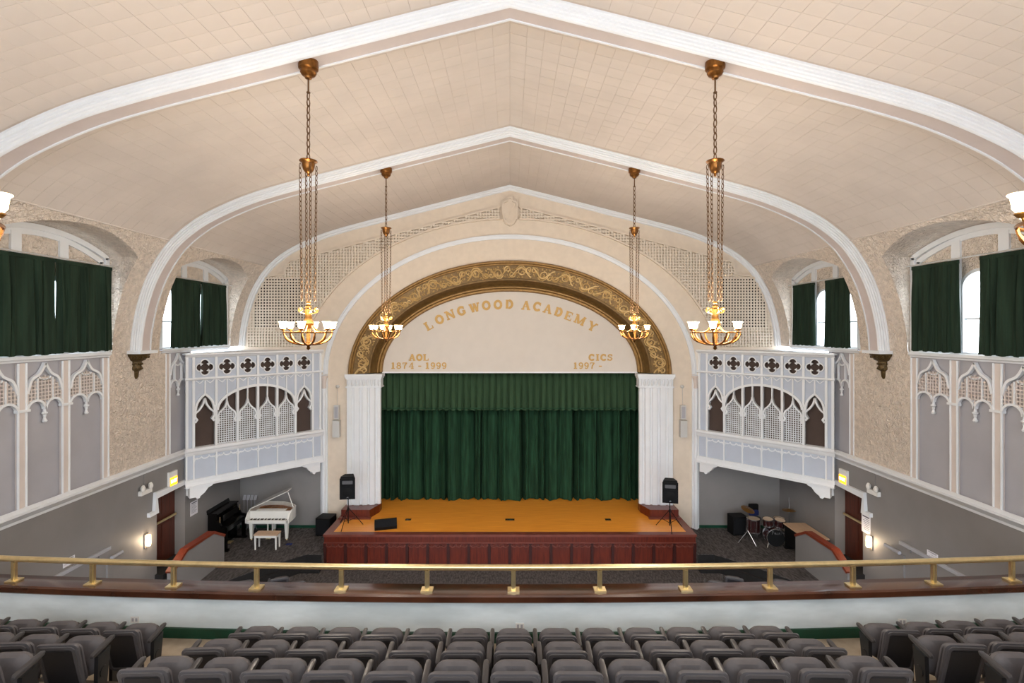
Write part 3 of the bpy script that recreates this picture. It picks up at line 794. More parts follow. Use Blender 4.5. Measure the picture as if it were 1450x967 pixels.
for k, (x, wd) in enumerate(((578, 8), (722, 13), (861, 8))):
    e = empty('floor_pocket', ((x - 722) / F * 17.7, 17.7, DECK), 'small black socket plate set in the stage floor, %s' % ['left of centre', 'at the centre', 'right of centre'][k], 'floor socket', 'stage floor sockets')
    X = (x - 722) / F * 17.7; hw = wd / F * 17.7 / 2
    MB().box(X - hw, X + hw, 17.62, 17.78, DECK, DECK + .006).build('plate', 'black', e, world=True)
    MB().box(X - hw * .5, X + hw * .5, 17.66, 17.72, DECK + .006, DECK + .012).build('lid', 'chrome', e, world=True)
# unseen black box added behind the curtain to keep stray light out
mb = MB(); mb.quadgrid([[(-6.2, YE, DECK - .1), (-6.2, YE, 3.6)], [(-6.2, 20.8, DECK - .1), (-6.2, 20.8, 3.6)], [(6.2, 20.8, DECK - .1), (6.2, 20.8, 3.6)], [(6.2, YE, DECK - .1), (6.2, YE, 3.6)]])
mb.poly([(-6.2, YE, 3.6), (6.2, YE, 3.6), (6.2, 20.8, 3.6), (-6.2, 20.8, 3.6)]); mb.poly([(-6.2, YE + .01, DECK - .07), (6.2, YE + .01, DECK - .07), (6.2, 20.8, DECK - .07), (-6.2, 20.8, DECK - .07)])
struct(mb.build('wall_stage', 'black'), 'black box added behind the curtain to block light leaks', 'wall')
fc = Fr((0, 19.86, 0), (1, 0, 0), (0, 0, 1), (0, -1, 0))
for j, (a, b) in enumerate(((-5.5, .03), (-.03, 5.5))):
    e = empty('stage_curtain', ((a + b) / 2, 19.86, DECK), 'deep green pleated stage curtain, %s half' % ['left', 'right'][j], 'curtain', 'stage curtain halves')
    drape(MB(), fc, a, b, DECK + .02, -1.0, 14, 0.22, nz=8, seed=40 + j, step=16).build('curtain_cloth', 'curtain_green', e, smooth=True, world=True)
    MB().tube([(a, 19.86, -1.0), (b, 19.86, -1.0)], .04, 6).build('hem_rail', 'black', e, world=True)
fv = Fr((0, 19.35, 0), (1, 0, 0), (0, 0, 1), (0, -1, 0))
e = empty('valance', (0, 19.35, -3.0), 'paler green pleated valance across the top of the stage curtain', 'valance')
rows = []; N = 44 * 8
for i in range(N + 1):
    u = i / N; x = -5.4 + 10.8 * u; ph = (u * 44) % 1
    wv = 0.05 * (1 if ph < .45 else math.cos((ph - .45) / .55 * PI * 2) * .9)
    rows.append([fv(x, z, wv * k) for z, k in ((-1.3, .5), (-2.0, .8), (-2.6, 1.0), (-2.92, 1.1), (-3.03 + .015 * math.sin(i * .7), 1.15))])
MB().quadgrid(rows).build('valance_cloth', 'valance_green', e, smooth=True, world=True)
MB().box(-5.4, 5.4, -2.97, -2.93, 0.04, 0.062, fv).build('fringe_band', 'curtain_green', e, world=True)

# ------------------------------------------------------------------ organ screens across the corners
def screen(s):
    A = Vector((s * 9.66, 15.13, 0)); B = Vector((s * 6.74, 18.2, 0)); L = (B - A).length
    u = (B - A).normalized(); nrm = Vector((-s * u.y * s, 0, 0))
    nrm = Vector((u.y, -u.x, 0));
    if nrm.y > 0: nrm = -nrm
    f = Fr(A, u, (0, 0, 1), nrm)
    e = empty('organ_screen', (*((A + B) / 2).xy, -4.7), 'white and blue-grey gothic screen built across the %s corner beside the stage' % SIDE[s], 'screen', 'gothic corner screens')
    def bld(mb, nm, m, parent=e, sm=False): return mb.build(nm, m, parent, smooth=sm, world=True)
    b0, bw = 0.21, 0.615; bx = [b0 + bw * i for i in range(7)]
    # brown cloth behind the openings
    bld(MB().box(.02, L, -3.55, -.80, -0.16, -0.11, f), 'brown_backing', 'dark_brown')
    # quatrefoil band
    holes = []
    for i in range(6):
        c = bx[i] + bw / 2; zc = -1.12; r = .118; d = .125
        P = []
        for k in range(4):
            a = k * 90
            P += arc(c + d * math.cos(math.radians(a)), zc + d * math.sin(math.radians(a)), r, r, a - 118, a + 118, 10)
        holes.append(P)
    bld(MB().plate(f, [(0, -1.46), (L, -1.46), (L, -.78), (0, -.78)], holes, -0.05, 0.0), 'quatrefoil_board', 'blue_grey')
    for P in holes: bld(MB().bar(f, P, 0.03, -0.02, 0.03, closed=True), 'quatrefoil_frame', 'white_trim')
    # upper board with arch and side lancets
    def lancet(x0, x1):
        m = (x0 + x1) / 2; g = .035
        return [(x0 + g, -3.55), (x1 - g, -3.55), (x1 - g, -2.42)] + catmull([(x1 - g, -2.42), (x1 - .10, -2.24), (m + .12, -2.08), (m, -1.96)], 4)[1:] + catmull([(m, -1.96), (m - .12, -2.08), (x0 + .10, -2.24), (x0 + g, -2.42)], 4)[1:]
    x0, x1 = bx[1] + .03, bx[5] - .03; m = (x0 + x1) / 2; hw = (x1 - x0) / 2
    archp = arc(m, -2.46, hw, .68, 0, 180, 28)
    big = [(x0, -3.55), (x1, -3.55)] + archp
    bld(MB().plate(f, [(0, -3.56), (L, -3.56), (L, -1.46), (0, -1.46)], [big, lancet(bx[0], bx[1]), lancet(bx[5], bx[6])], -0.07, 0.0), 'upper_board', 'blue_grey')
    bld(MB().bar(f, archp, 0.075, -0.03, 0.06), 'arch_bar', 'white_trim')
    # posts: full height at bay lines; half posts above the arch
    for i, x in enumerate([.035] + bx + [L - .06]):
        bld(MB().box(x - .035, x + .035, -3.56, -.80, -0.08, 0.045, f), 'post', 'white_trim')
    for i in range(6):
        x = bx[i] + bw / 2
        zt = -1.96 if i in (0, 5) else -2.46 + .68 * math.sqrt(max(0, 1 - ((x - m) / hw) ** 2))
        bld(MB().box(x - .02, x + .02, zt, -1.5, -0.02, 0.035, f), 'mullion', 'white_trim')
        mb = MB()
        for sg in (-1, 1):
            mb.bar(f, [(x + sg * .26, -1.5), (x + sg * .18, -1.57), (x + sg * .14, -1.60), (x + sg * .10, -1.57), (x + sg * .03, -1.5)], .025, 0, .03)
        bld(mb, 'cusp', 'white_trim')
    # side lancets: pointed arch bar and inner ogee
    for (a, b) in ((bx[0], bx[1]), (bx[5], bx[6])):
        c = (a + b) / 2; mb = MB()
        for sg in (-1, 1):
            mb.bar(f, catmull([(c, -1.93), (c + sg * .12, -2.05), (c + sg * .22, -2.22), (c + sg * .275, -2.5)], 4), .06, -0.05, 0.05)
            mb.bar(f, catmull([(c, -2.06), (c + sg * .05, -2.24), (c + sg * .15, -2.40), (c + sg * .25, -2.50), (c + sg * .26, -2.62)], 4), .05, -0.10, 0.03)
            mb.bar(f, [(c + sg * .26, -2.62), (c + sg * .21, -2.70), (c + sg * .265, -2.78)], .06, -0.10, 0.02)
        bld(mb, 'lancet_tracery', 'white_trim')
    # lattice lights under the arch
    for i in range(1, 5):
        a, b = bx[i] + .035, bx[i + 1] - .035; c = (a + b) / 2; h = (b - a) / 2
        mb = MB()
        top = {}
        for sg in (-1, 1):
            P = catmull([(c, -2.20), (c + sg * .035, -2.34), (c + sg * .12, -2.46), (c + sg * .22, -2.56), (c + sg * h, -2.72)], 5)
            mb.bar(f, P, .045, -0.08, 0.03); top[sg] = P
            mb.bar(f, [(c + sg * h, -2.70), (c + sg * (h - .05), -2.78), (c + sg * h, -2.88)], .06, -0.08, 0.02)
            zt = -2.46 + .68 * math.sqrt(max(0, 1 - ((c - m) / hw) ** 2))
        mb.bar(f, [(c, -2.2), (c, zt)], .035, -.08, .02)
        bld(mb, 'ogee_tracery', 'white_trim')
        g = MB(); k = -3
        def ztop(x):
            P = top[1 if x >= c else -1]
            for p, q in zip(P, P[1:]):
                if min(p[0], q[0]) - 1e-6 <= x <= max(p[0], q[0]) + 1e-6: return p[1] + (q[1] - p[1]) * abs(x - p[0]) / (abs(q[0] - p[0]) + 1e-9)
            return -2.72
        stp = .068
        for k in range(-3, 4):
            x = c + k * stp; g.box(x - .010, x + .010, -3.56, ztop(x), -0.06, -0.03, f)
        z = -3.5
        while z < -2.35:
            hh = h
            while hh > 0.02 and ztop(c + hh) < z: hh -= .01
            g.box(c - hh, c + hh, z - .010, z + .010, -0.06, -0.032, f); z += stp
        tag(bld(g, 'lattice', 'white_trim'), kind='stuff')
    # horizontal mouldings
    def mould(prof, nm, x0=-.02, x1=L + .02): return bld(MB().quadgrid([[f(x, z, n) for n, z in prof] for x in (x0, x1)]), nm, 'white_trim', sm=False)
    mould([(-.2, -.68), (.10, -.68), (.12, -.70), (.12, -.73), (.08, -.76), (.05, -.80), (.02, -.82), (0, -.82)], 'cornice')
    mould([(0, -1.42), (.06, -1.43), (.07, -1.47), (.04, -1.50), (0, -1.51)], 'string_mould')
    mould([(-.1, -3.52), (.10, -3.53), (.13, -3.56), (.13, -3.61), (.09, -3.65), (.07, -3.71), (.04, -3.76), (0.0, -3.78)], 'rail_mould', -.03, L + .02)
    bld(MB().box(0, L, -4.62, -3.70, -0.06, 0.02, f), 'lower_board', 'blue_grey')
    for i, x in enumerate([.02] + bx + [L - .03]):
        bld(MB().box(x - .022, x + .022, -4.5, -3.74, 0.02, 0.06, f), 'lower_post', 'white_trim')
    for i in range(6):
        mb = MB()
        for k in range(3):
            mb.bar(f, arc(bx[i] + bw * (k + .5) / 3, -3.80, bw / 6, .085 if k == 1 else .07, 180, 360, 8), .03, 0.02, 0.05)
        mb.bar(f, arc(bx[i] + .11, -3.98, .10, .13, 90, 180, 5), .025, .02, .045); mb.bar(f, arc(bx[i] + bw - .11, -3.98, .10, .13, 0, 90, 5), .025, .02, .045)
        bld(mb, 'scallop', 'white_trim')
    mould([(0.02, -4.46), (.06, -4.47), (.06, -4.58), (.09, -4.55), (.10, -4.62), (.12, -4.64), (.12, -4.69), (-.1, -4.69)], 'bottom_mould')
    # brackets below
    prof = [(0, 0), (.62, 0), (.62, -.05), (.5, -.10), (.40, -.24), (.28, -.33), (.27, -.38), (.20, -.40), (.16, -.34), (0, -.34)]
    for k, (x, dr) in enumerate(((.10, 1), (L - .08, -1))):
        P = [(x + dr * a, -4.69 + z * .95) for a, z in prof]
        bld(MB().prism(P, f, -0.14, 0.06), 'bracket', 'white_trim')
    # shelf on top and soffit below
    for z0, z1, nm, m_ in ((-.74, -.69, 'top_shelf', 'white_trim'), (-4.68, -4.63, 'soffit', 'grey_wall')):
        tri = [(A.x, A.y), (B.x, B.y), (B.x, YE - .01), (s * (WX - .005), YE - .01), (s * (WX - .005), A.y)]
        bld(MB().prism(tri, XYZ, z0, z1), nm, m_)
for s in (-1, 1): screen(s)

# ------------------------------------------------------------------ floors, platforms, knee walls, doors
fl = MB().box(-WX, WX, 4.0, 20, FRONT - .1, FRONT).build('floor', 'carpet'); struct(fl, 'dark speckled carpet of the auditorium floor', 'floor')
for s in (-1, 1):
    ring = [(s * 6.0, SY - .2), (s * 6.5, SY - .2), (s * 7.3, 15.45), (s * 8.11, 14.46), (s * 9.2, 12.6), (s * (WX + .6), 12.0), (s * (WX + .6), YE), (s * 6.0, YE)]
    p = MB().prism(ring, XYZ, FRONT, PLAT).build('floor_platform', 'carpet'); struct(p, 'raised carpeted platform in the %s corner beside the stage' % SIDE[s], 'floor')
    ring2 = [(s * 6.0, SY - .42), (s * 6.6, SY - .42), (s * 7.35, 15.2), (s * 8.15, 14.2), (s * 9.2, 12.3), (s * 9.3, 12.6), (s * 8.11, 14.46), (s * 7.3, 15.45), (s * 6.5, SY - .2), (s * 6.0, SY - .2)]
    MB().prism(ring2, XYZ, FRONT, (FRONT + PLAT) / 2).build('step', 'carpet_dark', p, world=True)
    rim = [(s * 6.0, SY - .205), (s * 6.5, SY - .205), (s * 7.3, 15.445), (s * 8.11, 14.455), (s * 9.2, 12.595)]
    MB().quadgrid([[(x, y - .004, FRONT + .2) for x, y in rim], [(x, y - .004, PLAT - .015) for x, y in rim]]).build('riser', 'carpet_dark', p, world=True)
    # knee wall with wooden cap beside the door steps
    X = 8.83; xa, xb = min(s * X, s * (X + .14)), max(s * X, s * (X + .14))
    e = empty('knee_wall', (s * X, 14.6, PLAT), 'low grey guard wall with red wooden cap by the %s exit door' % SIDE[s], 'guard wall', 'guard walls by the exit doors')
    top = [(15.72, -6.36), (15.14, -6.04), (13.90, -6.02), (13.30, -6.36)]
    kf = Fr((s * X, 0, 0), (0, 1, 0), (0, 0, 1), (s, 0, 0))
    MB().prism([(15.72, PLAT - .3), (13.30, PLAT - .3)] + top[::-1], kf, 0, .14).build('wall_body', 'grey_wall', e, world=True)
    MB().bar(kf, [(a, b + .03) for a, b in top], 0.07, -.035, .175).build('cap', 'rail_wood', e, world=True)
    # sunken door well: steps
    e = empty('door_steps', (s * 9.4, 14.6, -7.1), 'dark carpeted steps at the %s exit door' % SIDE[s], 'steps', 'steps at the exit doors')
    for k in range(3):
        x0, x1 = 9.0 + .26 * k, 10.12
        MB().box(min(s * x0, s * x1), max(s * x0, s * x1), 13.96, 15.26, PLAT, PLAT + .14 * (k + 1)).build('step', 'carpet_dark', e, world=True)
    # door leaf
    d = empty('door_%d' % (1 if s < 0 else 2), (s * 10.05, 14.65, -6.71), 'dark wooden exit door with brass push bar in the %s wall' % SIDE[s], 'door'); struct(d)
    xa, xb = (s * 10.06, s * 10.11) if s > 0 else (s * 10.11, s * 10.06)
    MB().box(xa, xb, 14.04, 15.26, -6.72, -4.58).build('leaf', 'door_wood', d, world=True)
    for (y0, y1) in ((14.12, 14.62), (14.68, 15.18)):
        for (z0, z1) in ((-6.5, -5.6), (-5.3, -4.65)):
            MB().box(xa - s * .012 if s > 0 else xa, xb if s > 0 else xb + .012, y0, y1, z0, z1).build('door_panel', 'door_wood', d, world=True)
    MB().tube([(s * 9.99, 14.08, -5.47), (s * 9.99, 15.2, -5.47)], .035, 8).build('push_bar', 'brass', d, world=True)

# ------------------------------------------------------------------ fittings on the side walls
def wp(s, px, py):
    """depth and height on the side wall for a point seen there"""
    off = abs(px - 722); y = (WX - .01) * F / off; return y, -(py - 468) / F * y
PXS = {-1: dict(exit=(243, 677), lamp=(207, 765), em=(204, 694), strip=(155, 775, 60, 824), rail=(155, 789, 169, 780), note=(98, 795), poster=(275, 719)),
       1: dict(exit=(1196, 680), lamp=(1233, 767), em=(1239, 695), strip=(1275, 772, 1385, 830), rail=(1277, 784, 1257, 772), note=(1320, 787), poster=(1226, 742))}
def poster(nm, fr, cy, cz, wd, ht, label, lines=7, group='paper notices'):
    e = empty(nm, fr(cy, cz - ht / 2, .0), label, 'notice', group)
    MB().box(cy - wd / 2, cy + wd / 2, cz - ht / 2, cz + ht / 2, 0.0, 0.008, fr).build('sheet', 'paper', e, world=True)
    mb = MB(); rnd = random.Random(nm + label)
    mb.box(cy - wd * .38, cy + wd * .38, cz + ht * .36, cz + ht * .43, .008, .010, fr)
    for k in range(lines):
        z = cz + ht * (.28 - .68 * k / lines); mb.box(cy - wd * .4, cy - wd * .4 + wd * rnd.uniform(.45, .8), z - ht * .012, z + ht * .012, .008, .010, fr)
    mb.build('print', 'ink', e, world=True)
for s in (-1, 1):
    wall, fw = walls[s]; P = PXS[s]; W_ = SIDE[s]
    y, z = wp(s, *P['exit']); z = -4.25
    e = empty('exit_sign', fw(y, z - .25), 'lit yellow EXIT sign above the %s door' % W_, 'exit sign', 'exit signs')
    MB().box(y - .17, y + .17, z - .21, z + .20, 0, .07, fw).build('housing', 'plastic_white', e, world=True)
    f2 = MB().box(y - .15, y + .15, z - .19, z + .04, .07, .08, fw).build('lit_face', 'exit_yellow', e, world=True)
    tf = Fr(fw(y, z - .075, .08), fw.u * (-1 if s > 0 else 1), fw.v, fw.n)
    tm_ = MB(); text_mesh(tm_, tf, 'EXIT', .13, 0, 0, 0, .008); tm_.build('lettering', 'exit_white', f2, world=True)
    y, z = wp(s, *P['em'])
    e = empty('emergency_light', fw(y, z - .1), 'white twin-head emergency light on the %s wall' % W_, 'emergency light', 'emergency lights')
    MB().box(y - .2, y + .2, z - .1, z + .02, 0, .09, fw).build('battery_box', 'plastic_white', e, world=True)
    for d in (-.12, .16):
        MB().lathe([(.0, 0), (.07, .0), (.09, .03), (.075, .09), (.03, .12), (0, .125)], seg=10, axis=Fr(fw(y + d, z + .09, .05), fw.v, fw.u, (fw.n + Vector((0, -.6, -.2))).normalized())).build('lamp_head', 'plastic_white', e, smooth=True, world=True)
    MB().tube([fw(y, z + .02, .012), fw(y, z + .62, .012)], .01, 6).build('conduit', 'grey_wall', e, world=True)
    y, z = wp(s, *P['lamp'])
    e = empty('wall_lamp', fw(y, z - .13), 'small glowing wall lamp beside the %s door' % W_, 'wall lamp', 'wall lamps')
    MB().box(y - .08, y + .08, z - .19, z + .17, 0, .03, fw).build('back_plate', 'grey_wall', e, world=True)
    MB().lathe([(0, -.14), (.045, -.14), (.05, -.1), (.05, .1), (.045, .14), (0, .14)], seg=10, axis=Fr(fw(y, z, .08), fw.u, fw.n, fw.v)).build('diffuser', 'lamp_glow', e, smooth=True, world=True)
    ld = bpy.data.lights.new('wall_lamp_light', 'POINT'); ld.energy = 5; ld.color = (1, .80, .56); ld.shadow_soft_size = .06
    lo = bpy.data.objects.new('lamp_light', ld); C.objects.link(lo); lo.parent = e; lo.location = fw(y, z, .22) - e.location
    y0, z0 = wp(s, *P['strip'][:2]); y1, z1 = wp(s, *P['strip'][2:])
    e = empty('wall_rail', fw((y0 + y1) / 2, z0), 'flat grey rail board along the %s wall' % W_, 'rail', 'flat wall rails')
    MB().box(y1 - 1.5, y0, -5.32, -5.24, 0, .05, fw).build('board', 'niche_grey', e, world=True)
    for yy in (y1 - .6, y0 - .3): MB().box(yy - .03, yy + .03, -5.40, -5.32, 0, .03, fw).build('bracket', 'grey_wall', e, world=True)
    y0, z0 = wp(s, *P['rail'][:2]); y1, z1 = wp(s, *P['rail'][2:])
    e = empty('handrail', fw(y0, -6.8), 'short round grey handrail with post by the %s wall' % W_, 'handrail', 'round handrails')
    MB().tube([fw(min(y0, y1) - .02, -5.52, .08), fw(max(y0, y1), -5.52, .08)], .045, 10).build('rail', 'niche_grey', e, smooth=True, world=True)
    MB().box(min(y0, y1) - .1, min(y0, y1) + .06, -7.0, -5.56, .0, .05, fw).build('post', 'grey_wall', e, world=True)
    y, z = wp(s, *P['note']); poster('notice', fw, y, z, .30, .17, 'small white notice on the grey %s wall above the balcony rail' % W_, 3)
    y, z = wp(s, *P['poster']); poster('notice', fw, y, z, .36 if s < 0 else .34, .42 if s < 0 else .50, ['white printed notice on the left wall under the screen bracket', 'white printed notice beside the right exit door'][s > 0])
poster('notice', Fr((9.98, 0, 0), (0, 1, 0), (0, 0, 1), (-1, 0, 0)), 14.22, -4.95, .2, .55, 'narrow notice posted in the right exit doorway')
poster('notice', fe, (1042 - 722) * KE, -(691 - 468) * KE, .34, .46, 'white printed notice on the alcove wall above the drum kit')

# gilded consoles under the arch ribs
for s in (-1, 1):
    for k, y in ((2, 13.10), (1, 7.84)):
        e = empty('console_bracket', (s * 9.6, y + .17, -1.4), 'bronze carved console under an arch rib on the %s wall, %s' % (SIDE[s], ['', 'closer to the balcony', 'closer to the stage'][k]), 'console', 'rib consoles')
        MB().box(min(s * 9.40, s * 9.76), max(s * 9.40, s * 9.76), y - .16, y + .48, -.60, -.52).build('abacus', 'white_trim', e, world=True)
        fa = Fr((s * 9.76, y + .16, -.60), (0, 1, 0), (-s, 0, 0), (0, 0, 1))
        rows = []
        prof = [(.30, .0), (.29, -.05), (.24, -.10), (.20, -.17), (.13, -.20), (.12, -.32), (.14, -.36), (.13, -.42), (.07, -.46), (.06, -.60), (.03, -.66), (.0, -.66)]
        m_ = MB(); rows = []
        for i in range(13):
            a = PI * i / 12
            rows.append([fa(r * math.cos(a), max(.0, r * 1.1 * math.sin(a)), h) for r, h in prof])
        m_.quadgrid(rows).build('console_body', 'bronze_console', e, smooth=True, world=True)
        m2 = MB()
        for i in range(7):
            a = PI * (i + .5) / 7
            for (r, h, q) in ((.26, -.09, .035), (.13, -.27, .03), (.13, -.39, .028)):
                c = fa(r * math.cos(a), r * 1.1 * math.sin(a), h)
                m2.lathe([(0, -q), (q * .7, -q * .7), (q, 0), (q * .7, q * .7), (0, q)], c, seg=6)
        m2.build('carved_leaves', 'bronze_console', e, smooth=True, world=True)

# ------------------------------------------------------------------ chandeliers
def chain(mb, x0, y0, z0, x1, y1, z1, link, wd, r):
    a = Vector((x0, y0, z0)); b = Vector((x1, y1, z1)); L = (b - a).length; n = max(2, int(L / (link * .82))); d = (b - a) / n
    t = d.normalized(); e1 = t.orthogonal().normalized(); e2 = t.cross(e1)
    for i in range(n):
        c = a + d * (i + .5); q = e1 if i % 2 else e2
        mb.tube([c + q * (wd / 2 * math.cos(k * PI / 4)) + t * (link / 2 * math.sin(k * PI / 4)) for k in range(8)], r, 4, closed=True)
def make_chandelier(drop, label, power=1.0):
    """origin at the bowl rim centre; drop = height of the rib soffit above it"""
    root = empty('chandelier', (0, 0, 0), label, 'chandelier', 'hanging chandeliers')
    def b(mb, nm, m, p=root, sm=True): return mb.build(nm, m, p, smooth=sm)
    MB_ = MB
    b(MB_().lathe([(0, drop + .04), (.15, drop + .04), (.155, drop - .05), (.15, drop - .10), (.12, drop - .12), (.125, drop - .16), (.10, drop - .20), (.06, drop - .22), (.05, drop - .25), (0, drop - .27)], seg=20), 'canopy', 'antique_brass')
    zc = min(2.62, drop - 1.0)
    b(MB_().tube([(0, 0, drop - .25), (0, 0, drop - .47)], .014, 8).lathe([(0, drop - .49), (.03, drop - .48), (.03, drop - .46), (0, drop - .45)], seg=8), 'rod', 'chain_bronze')
    m = MB_(); chain(m, 0, 0, drop - .47, 0, 0, zc + .1, .13, .055, .010); b(m, 'main_chain', 'chain_bronze')
    b(MB_().lathe([(0, zc + .11), (.02, zc + .10), (.06, zc + .09), (.135, zc + .10), (.14, zc + .085), (.10, zc + .06), (.095, zc), (.08, zc - .05), (.05, zc - .09), (.02, zc - .11), (.025, zc - .13), (0, zc - .16)], seg=18), 'crown_cup', 'antique_brass')
    for k in range(4):
        a = math.radians(20 + 90 * k); c, s_ = math.cos(a), math.sin(a)
        m = MB_(); chain(m, .125 * c, .125 * s_, zc + .03, .10 * c, .10 * s_, .50, .09, .038, .0065); b(m, 'suspension_chain', 'chain_bronze')
        pts = []
        for i in range(22):
            t = i / 21; r = .042 * (1 - .75 * t); an = -PI / 2 + 3.2 * PI * t
            pts.append(((.115 + r * math.cos(an)) * c, (.115 + r * math.cos(an)) * s_, .36 + r * math.sin(an)))
        b(MB_().tube([(.05 * c, .05 * s_, .30)] + pts, .009, 5), 'scroll', 'chandelier_gold')
    b(MB_().lathe([(0, .50), (.03, .49), (.035, .46), (.02, .44), (.045, .42), (.045, .39), (.03, .385), (.055, .37), (.05, .28), (.055, .22), (.09, .14), (.07, .10), (.03, .06), (.03, -.18), (0, -.18)], seg=16), 'hub', 'chandelier_gold')
    b(MB_().tube([(.37 * math.cos(i * PI / 18), .37 * math.sin(i * PI / 18), 0) for i in range(36)], .011, 6, closed=True), 'rim_ring', 'antique_brass')
    for k in range(12):
        a = math.radians(20 + 30 * k); c, s_ = math.cos(a), math.sin(a)
        P = catmull([(.37, .01), (.355, -.05), (.30, -.125), (.18, -.175), (.05, -.19), (.02, -.15)], 4)
        b(MB_().tube([(r * c, r * s_, z) for r, z in P], [.010 + .006 * (i > 4) for i in range(len(P))], 5), 'bowl_rib', 'antique_brass')
    for k in range(6):
        a = math.radians(20 + 60 * k); c, s_ = math.cos(a), math.sin(a)
        P = catmull([(.06, .12), (.13, .03), (.22, .0), (.32, .0), (.365, .01), (.378, .035)], 4)
        ar = b(MB_().tube([(r * c, r * s_, z) for r, z in P], .011, 5), 'arm', 'chandelier_gold')
        b(MB_().lathe([(0, .025), (.022, .03), (.04, .05), (.036, .06), (0, .06)], (.378 * c, .378 * s_, 0), seg=12), 'cup', 'chandelier_gold', ar)
        b(MB_().lathe([(.026, .058), (.046, .085), (.050, .12), (.055, .150), (.070, .166), (.067, .170), (.051, .154), (.045, .12), (.04, .085), (.02, .062), (0, .062)], (.378 * c, .378 * s_, 0), seg=16), 'shade', 'shade_glass')
    b(MB_().lathe([(0, -.17), (.045, -.18), (.05, -.20), (.025, -.215), (.02, -.23), (.035, -.245), (.02, -.265), (0, -.285)], seg=12), 'finial', 'antique_brass')
    ld = bpy.data.lights.new('chandelier_light', 'POINT'); ld.energy = CHANDELIER_W * power; ld.color = (1.0, .885, .75); ld.shadow_soft_size = .32
    lo = bpy.data.objects.new('chandelier_light', ld); C.objects.link(lo); lo.parent = root; lo.location = (0, 0, .24)
    return root
def soffit_z(x): return 5.24 - .205 * 1.03 - .2477 * abs(x)
ZR = -0.03
lab = 'bronze chandelier with six lit glass shades, %s'
spots = [(-3.19, 8.05, ZR, 'large one on the left nearer the balcony'), (3.25, 8.05, ZR, 'large one on the right nearer the balcony'), (-3.24, 13.31, ZR, 'on the left nearer the stage'), (3.26, 13.31, ZR, 'on the right nearer the stage')]
proto = make_chandelier(soffit_z(3.2) - ZR, lab % spots[0][3])
for i, (x, y, z, l) in enumerate(spots):
    o = proto if i == 0 else copy_tree(proto)
    o.location = (x, y, z); o['label'] = lab % l; o.rotation_euler.z = math.radians([16.6, -16.6, 8.7, -8.7][i])
p2 = make_chandelier(soffit_z(3.2) - .62, lab % 'cut off by the left edge of the view', 0.55)
for i, x in enumerate((-3.31, 3.31)):
    o = p2 if i == 0 else copy_tree(p2)
    o.location = (x, 2.80, .62); o['label'] = lab % ('cut off by the %s edge of the view' % ['left', 'right'][i]); o.rotation_euler.z = math.radians([0, 20][i])

# ------------------------------------------------------------------ balcony
def bow(x): return x * x / 208.0
XS = [-WX + 2 * WX * i / 60 for i in range(61)]
def curved(mb, prof):
    """sweep (depth, height) profile along the bowed balcony front"""
    return mb.quadgrid([[(x, d + bow(x), z) for d, z in prof] for x in XS])
par = curved(MB(), [(7.76, -4.76), (7.76, -4.05), (8.02, -4.05), (8.02, -5.6)]).build('wall_parapet', 'parapet', smooth=True)
struct(par, 'low pale painted parapet wall along the balcony front', 'wall')
curved(MB(), [(7.76, -4.78), (7.735, -4.78), (7.735, -4.61), (7.745, -4.60), (7.76, -4.60)]).build('base_board', 'base_green', par, world=True)
curved(MB(), [(7.76, -4.11), (7.66, -4.11), (7.64, -4.09), (7.64, -4.01), (7.66, -3.985), (7.99, -3.985), (8.01, -4.0), (8.01, -4.11)]).build('cap', 'cap_wood', par, smooth=True, world=True)
rail = empty('balcony_rail', (0, 7.82, -3.985), 'brass rail on posts along the balcony parapet', 'railing')
MB().tube([(x, 7.82 + bow(x), -3.645) for x in XS], .045, 12).build('top_rail', 'brass', rail, smooth=True, world=True)
for k in range(-7, 8):
    x = .055 + 1.325 * k
    if abs(x) > 9.6: continue
    y = 7.80 + bow(x)
    p = MB().box(x - .034, x + .034, y - .022, y + .022, -3.965, -3.68).box(x - .018, x + .018, y - .038, y + .038, -3.965, -3.68).build('post', 'brass', rail, world=True)
    MB().box(x - .09, x + .09, y - .075, y + .075, -3.985, -3.965).build('base_plate', 'brass', p, world=True)
for i, (px, py) in enumerate(((183, 877), (736, 886), (1287, 880))):
    X = (px - 722) / F * 7.8; y = 7.76 + bow(X); z = -(py - 468) / F * y
    e = empty('outlet', (X, y, z - .05), 'white double outlet on the parapet, %s' % ['behind the left seat block', 'behind the centre seat block', 'behind the right seat block'][i], 'outlet', 'parapet outlets')
    MB().box(X - .065, X + .065, y - .012, y, z - .045, z + .045).build('cover_plate', 'plastic_white', e, world=True)
    for d in (-.028, .028):
        MB().box(X + d - .016, X + d + .016, y - .016, y - .012, z - .025, z + .025).build('socket', 'niche_grey', e, world=True)
RISE = .375; PITCH = .90; R1 = 6.37; FL1 = -4.76
bal = curved(MB(), sum([[(7.76 if k == 0 else R1 - .14 - PITCH * (k - 1), FL1 + RISE * k), (R1 - .14 - PITCH * k, FL1 + RISE * k)] for k in range(10)], [])).build('floor_balcony', 'concrete')
struct(bal, 'stepped concrete floor of the balcony', 'floor')
for k in range(9):
    curved(MB(), [(R1 - .14 - PITCH * k + .006, FL1 + RISE * k), (R1 - .14 - PITCH * k + .006, FL1 + RISE * (k + 1) + .004), (R1 - .14 - PITCH * k - .05, FL1 + RISE * (k + 1) + .004)]).build('riser_edge', 'step_edge', bal, world=True)
for s in (-1, 1):       # half steps in the aisles
    for k in range(3):
        yb = R1 - .14 - PITCH * k
        MB().box(min(s * 3.68, s * 4.66), max(s * 3.68, s * 4.66), yb + .0, yb + .32, FL1 + RISE * k, FL1 + RISE * (k + .5)).build('aisle_step', 'concrete', bal, world=True)

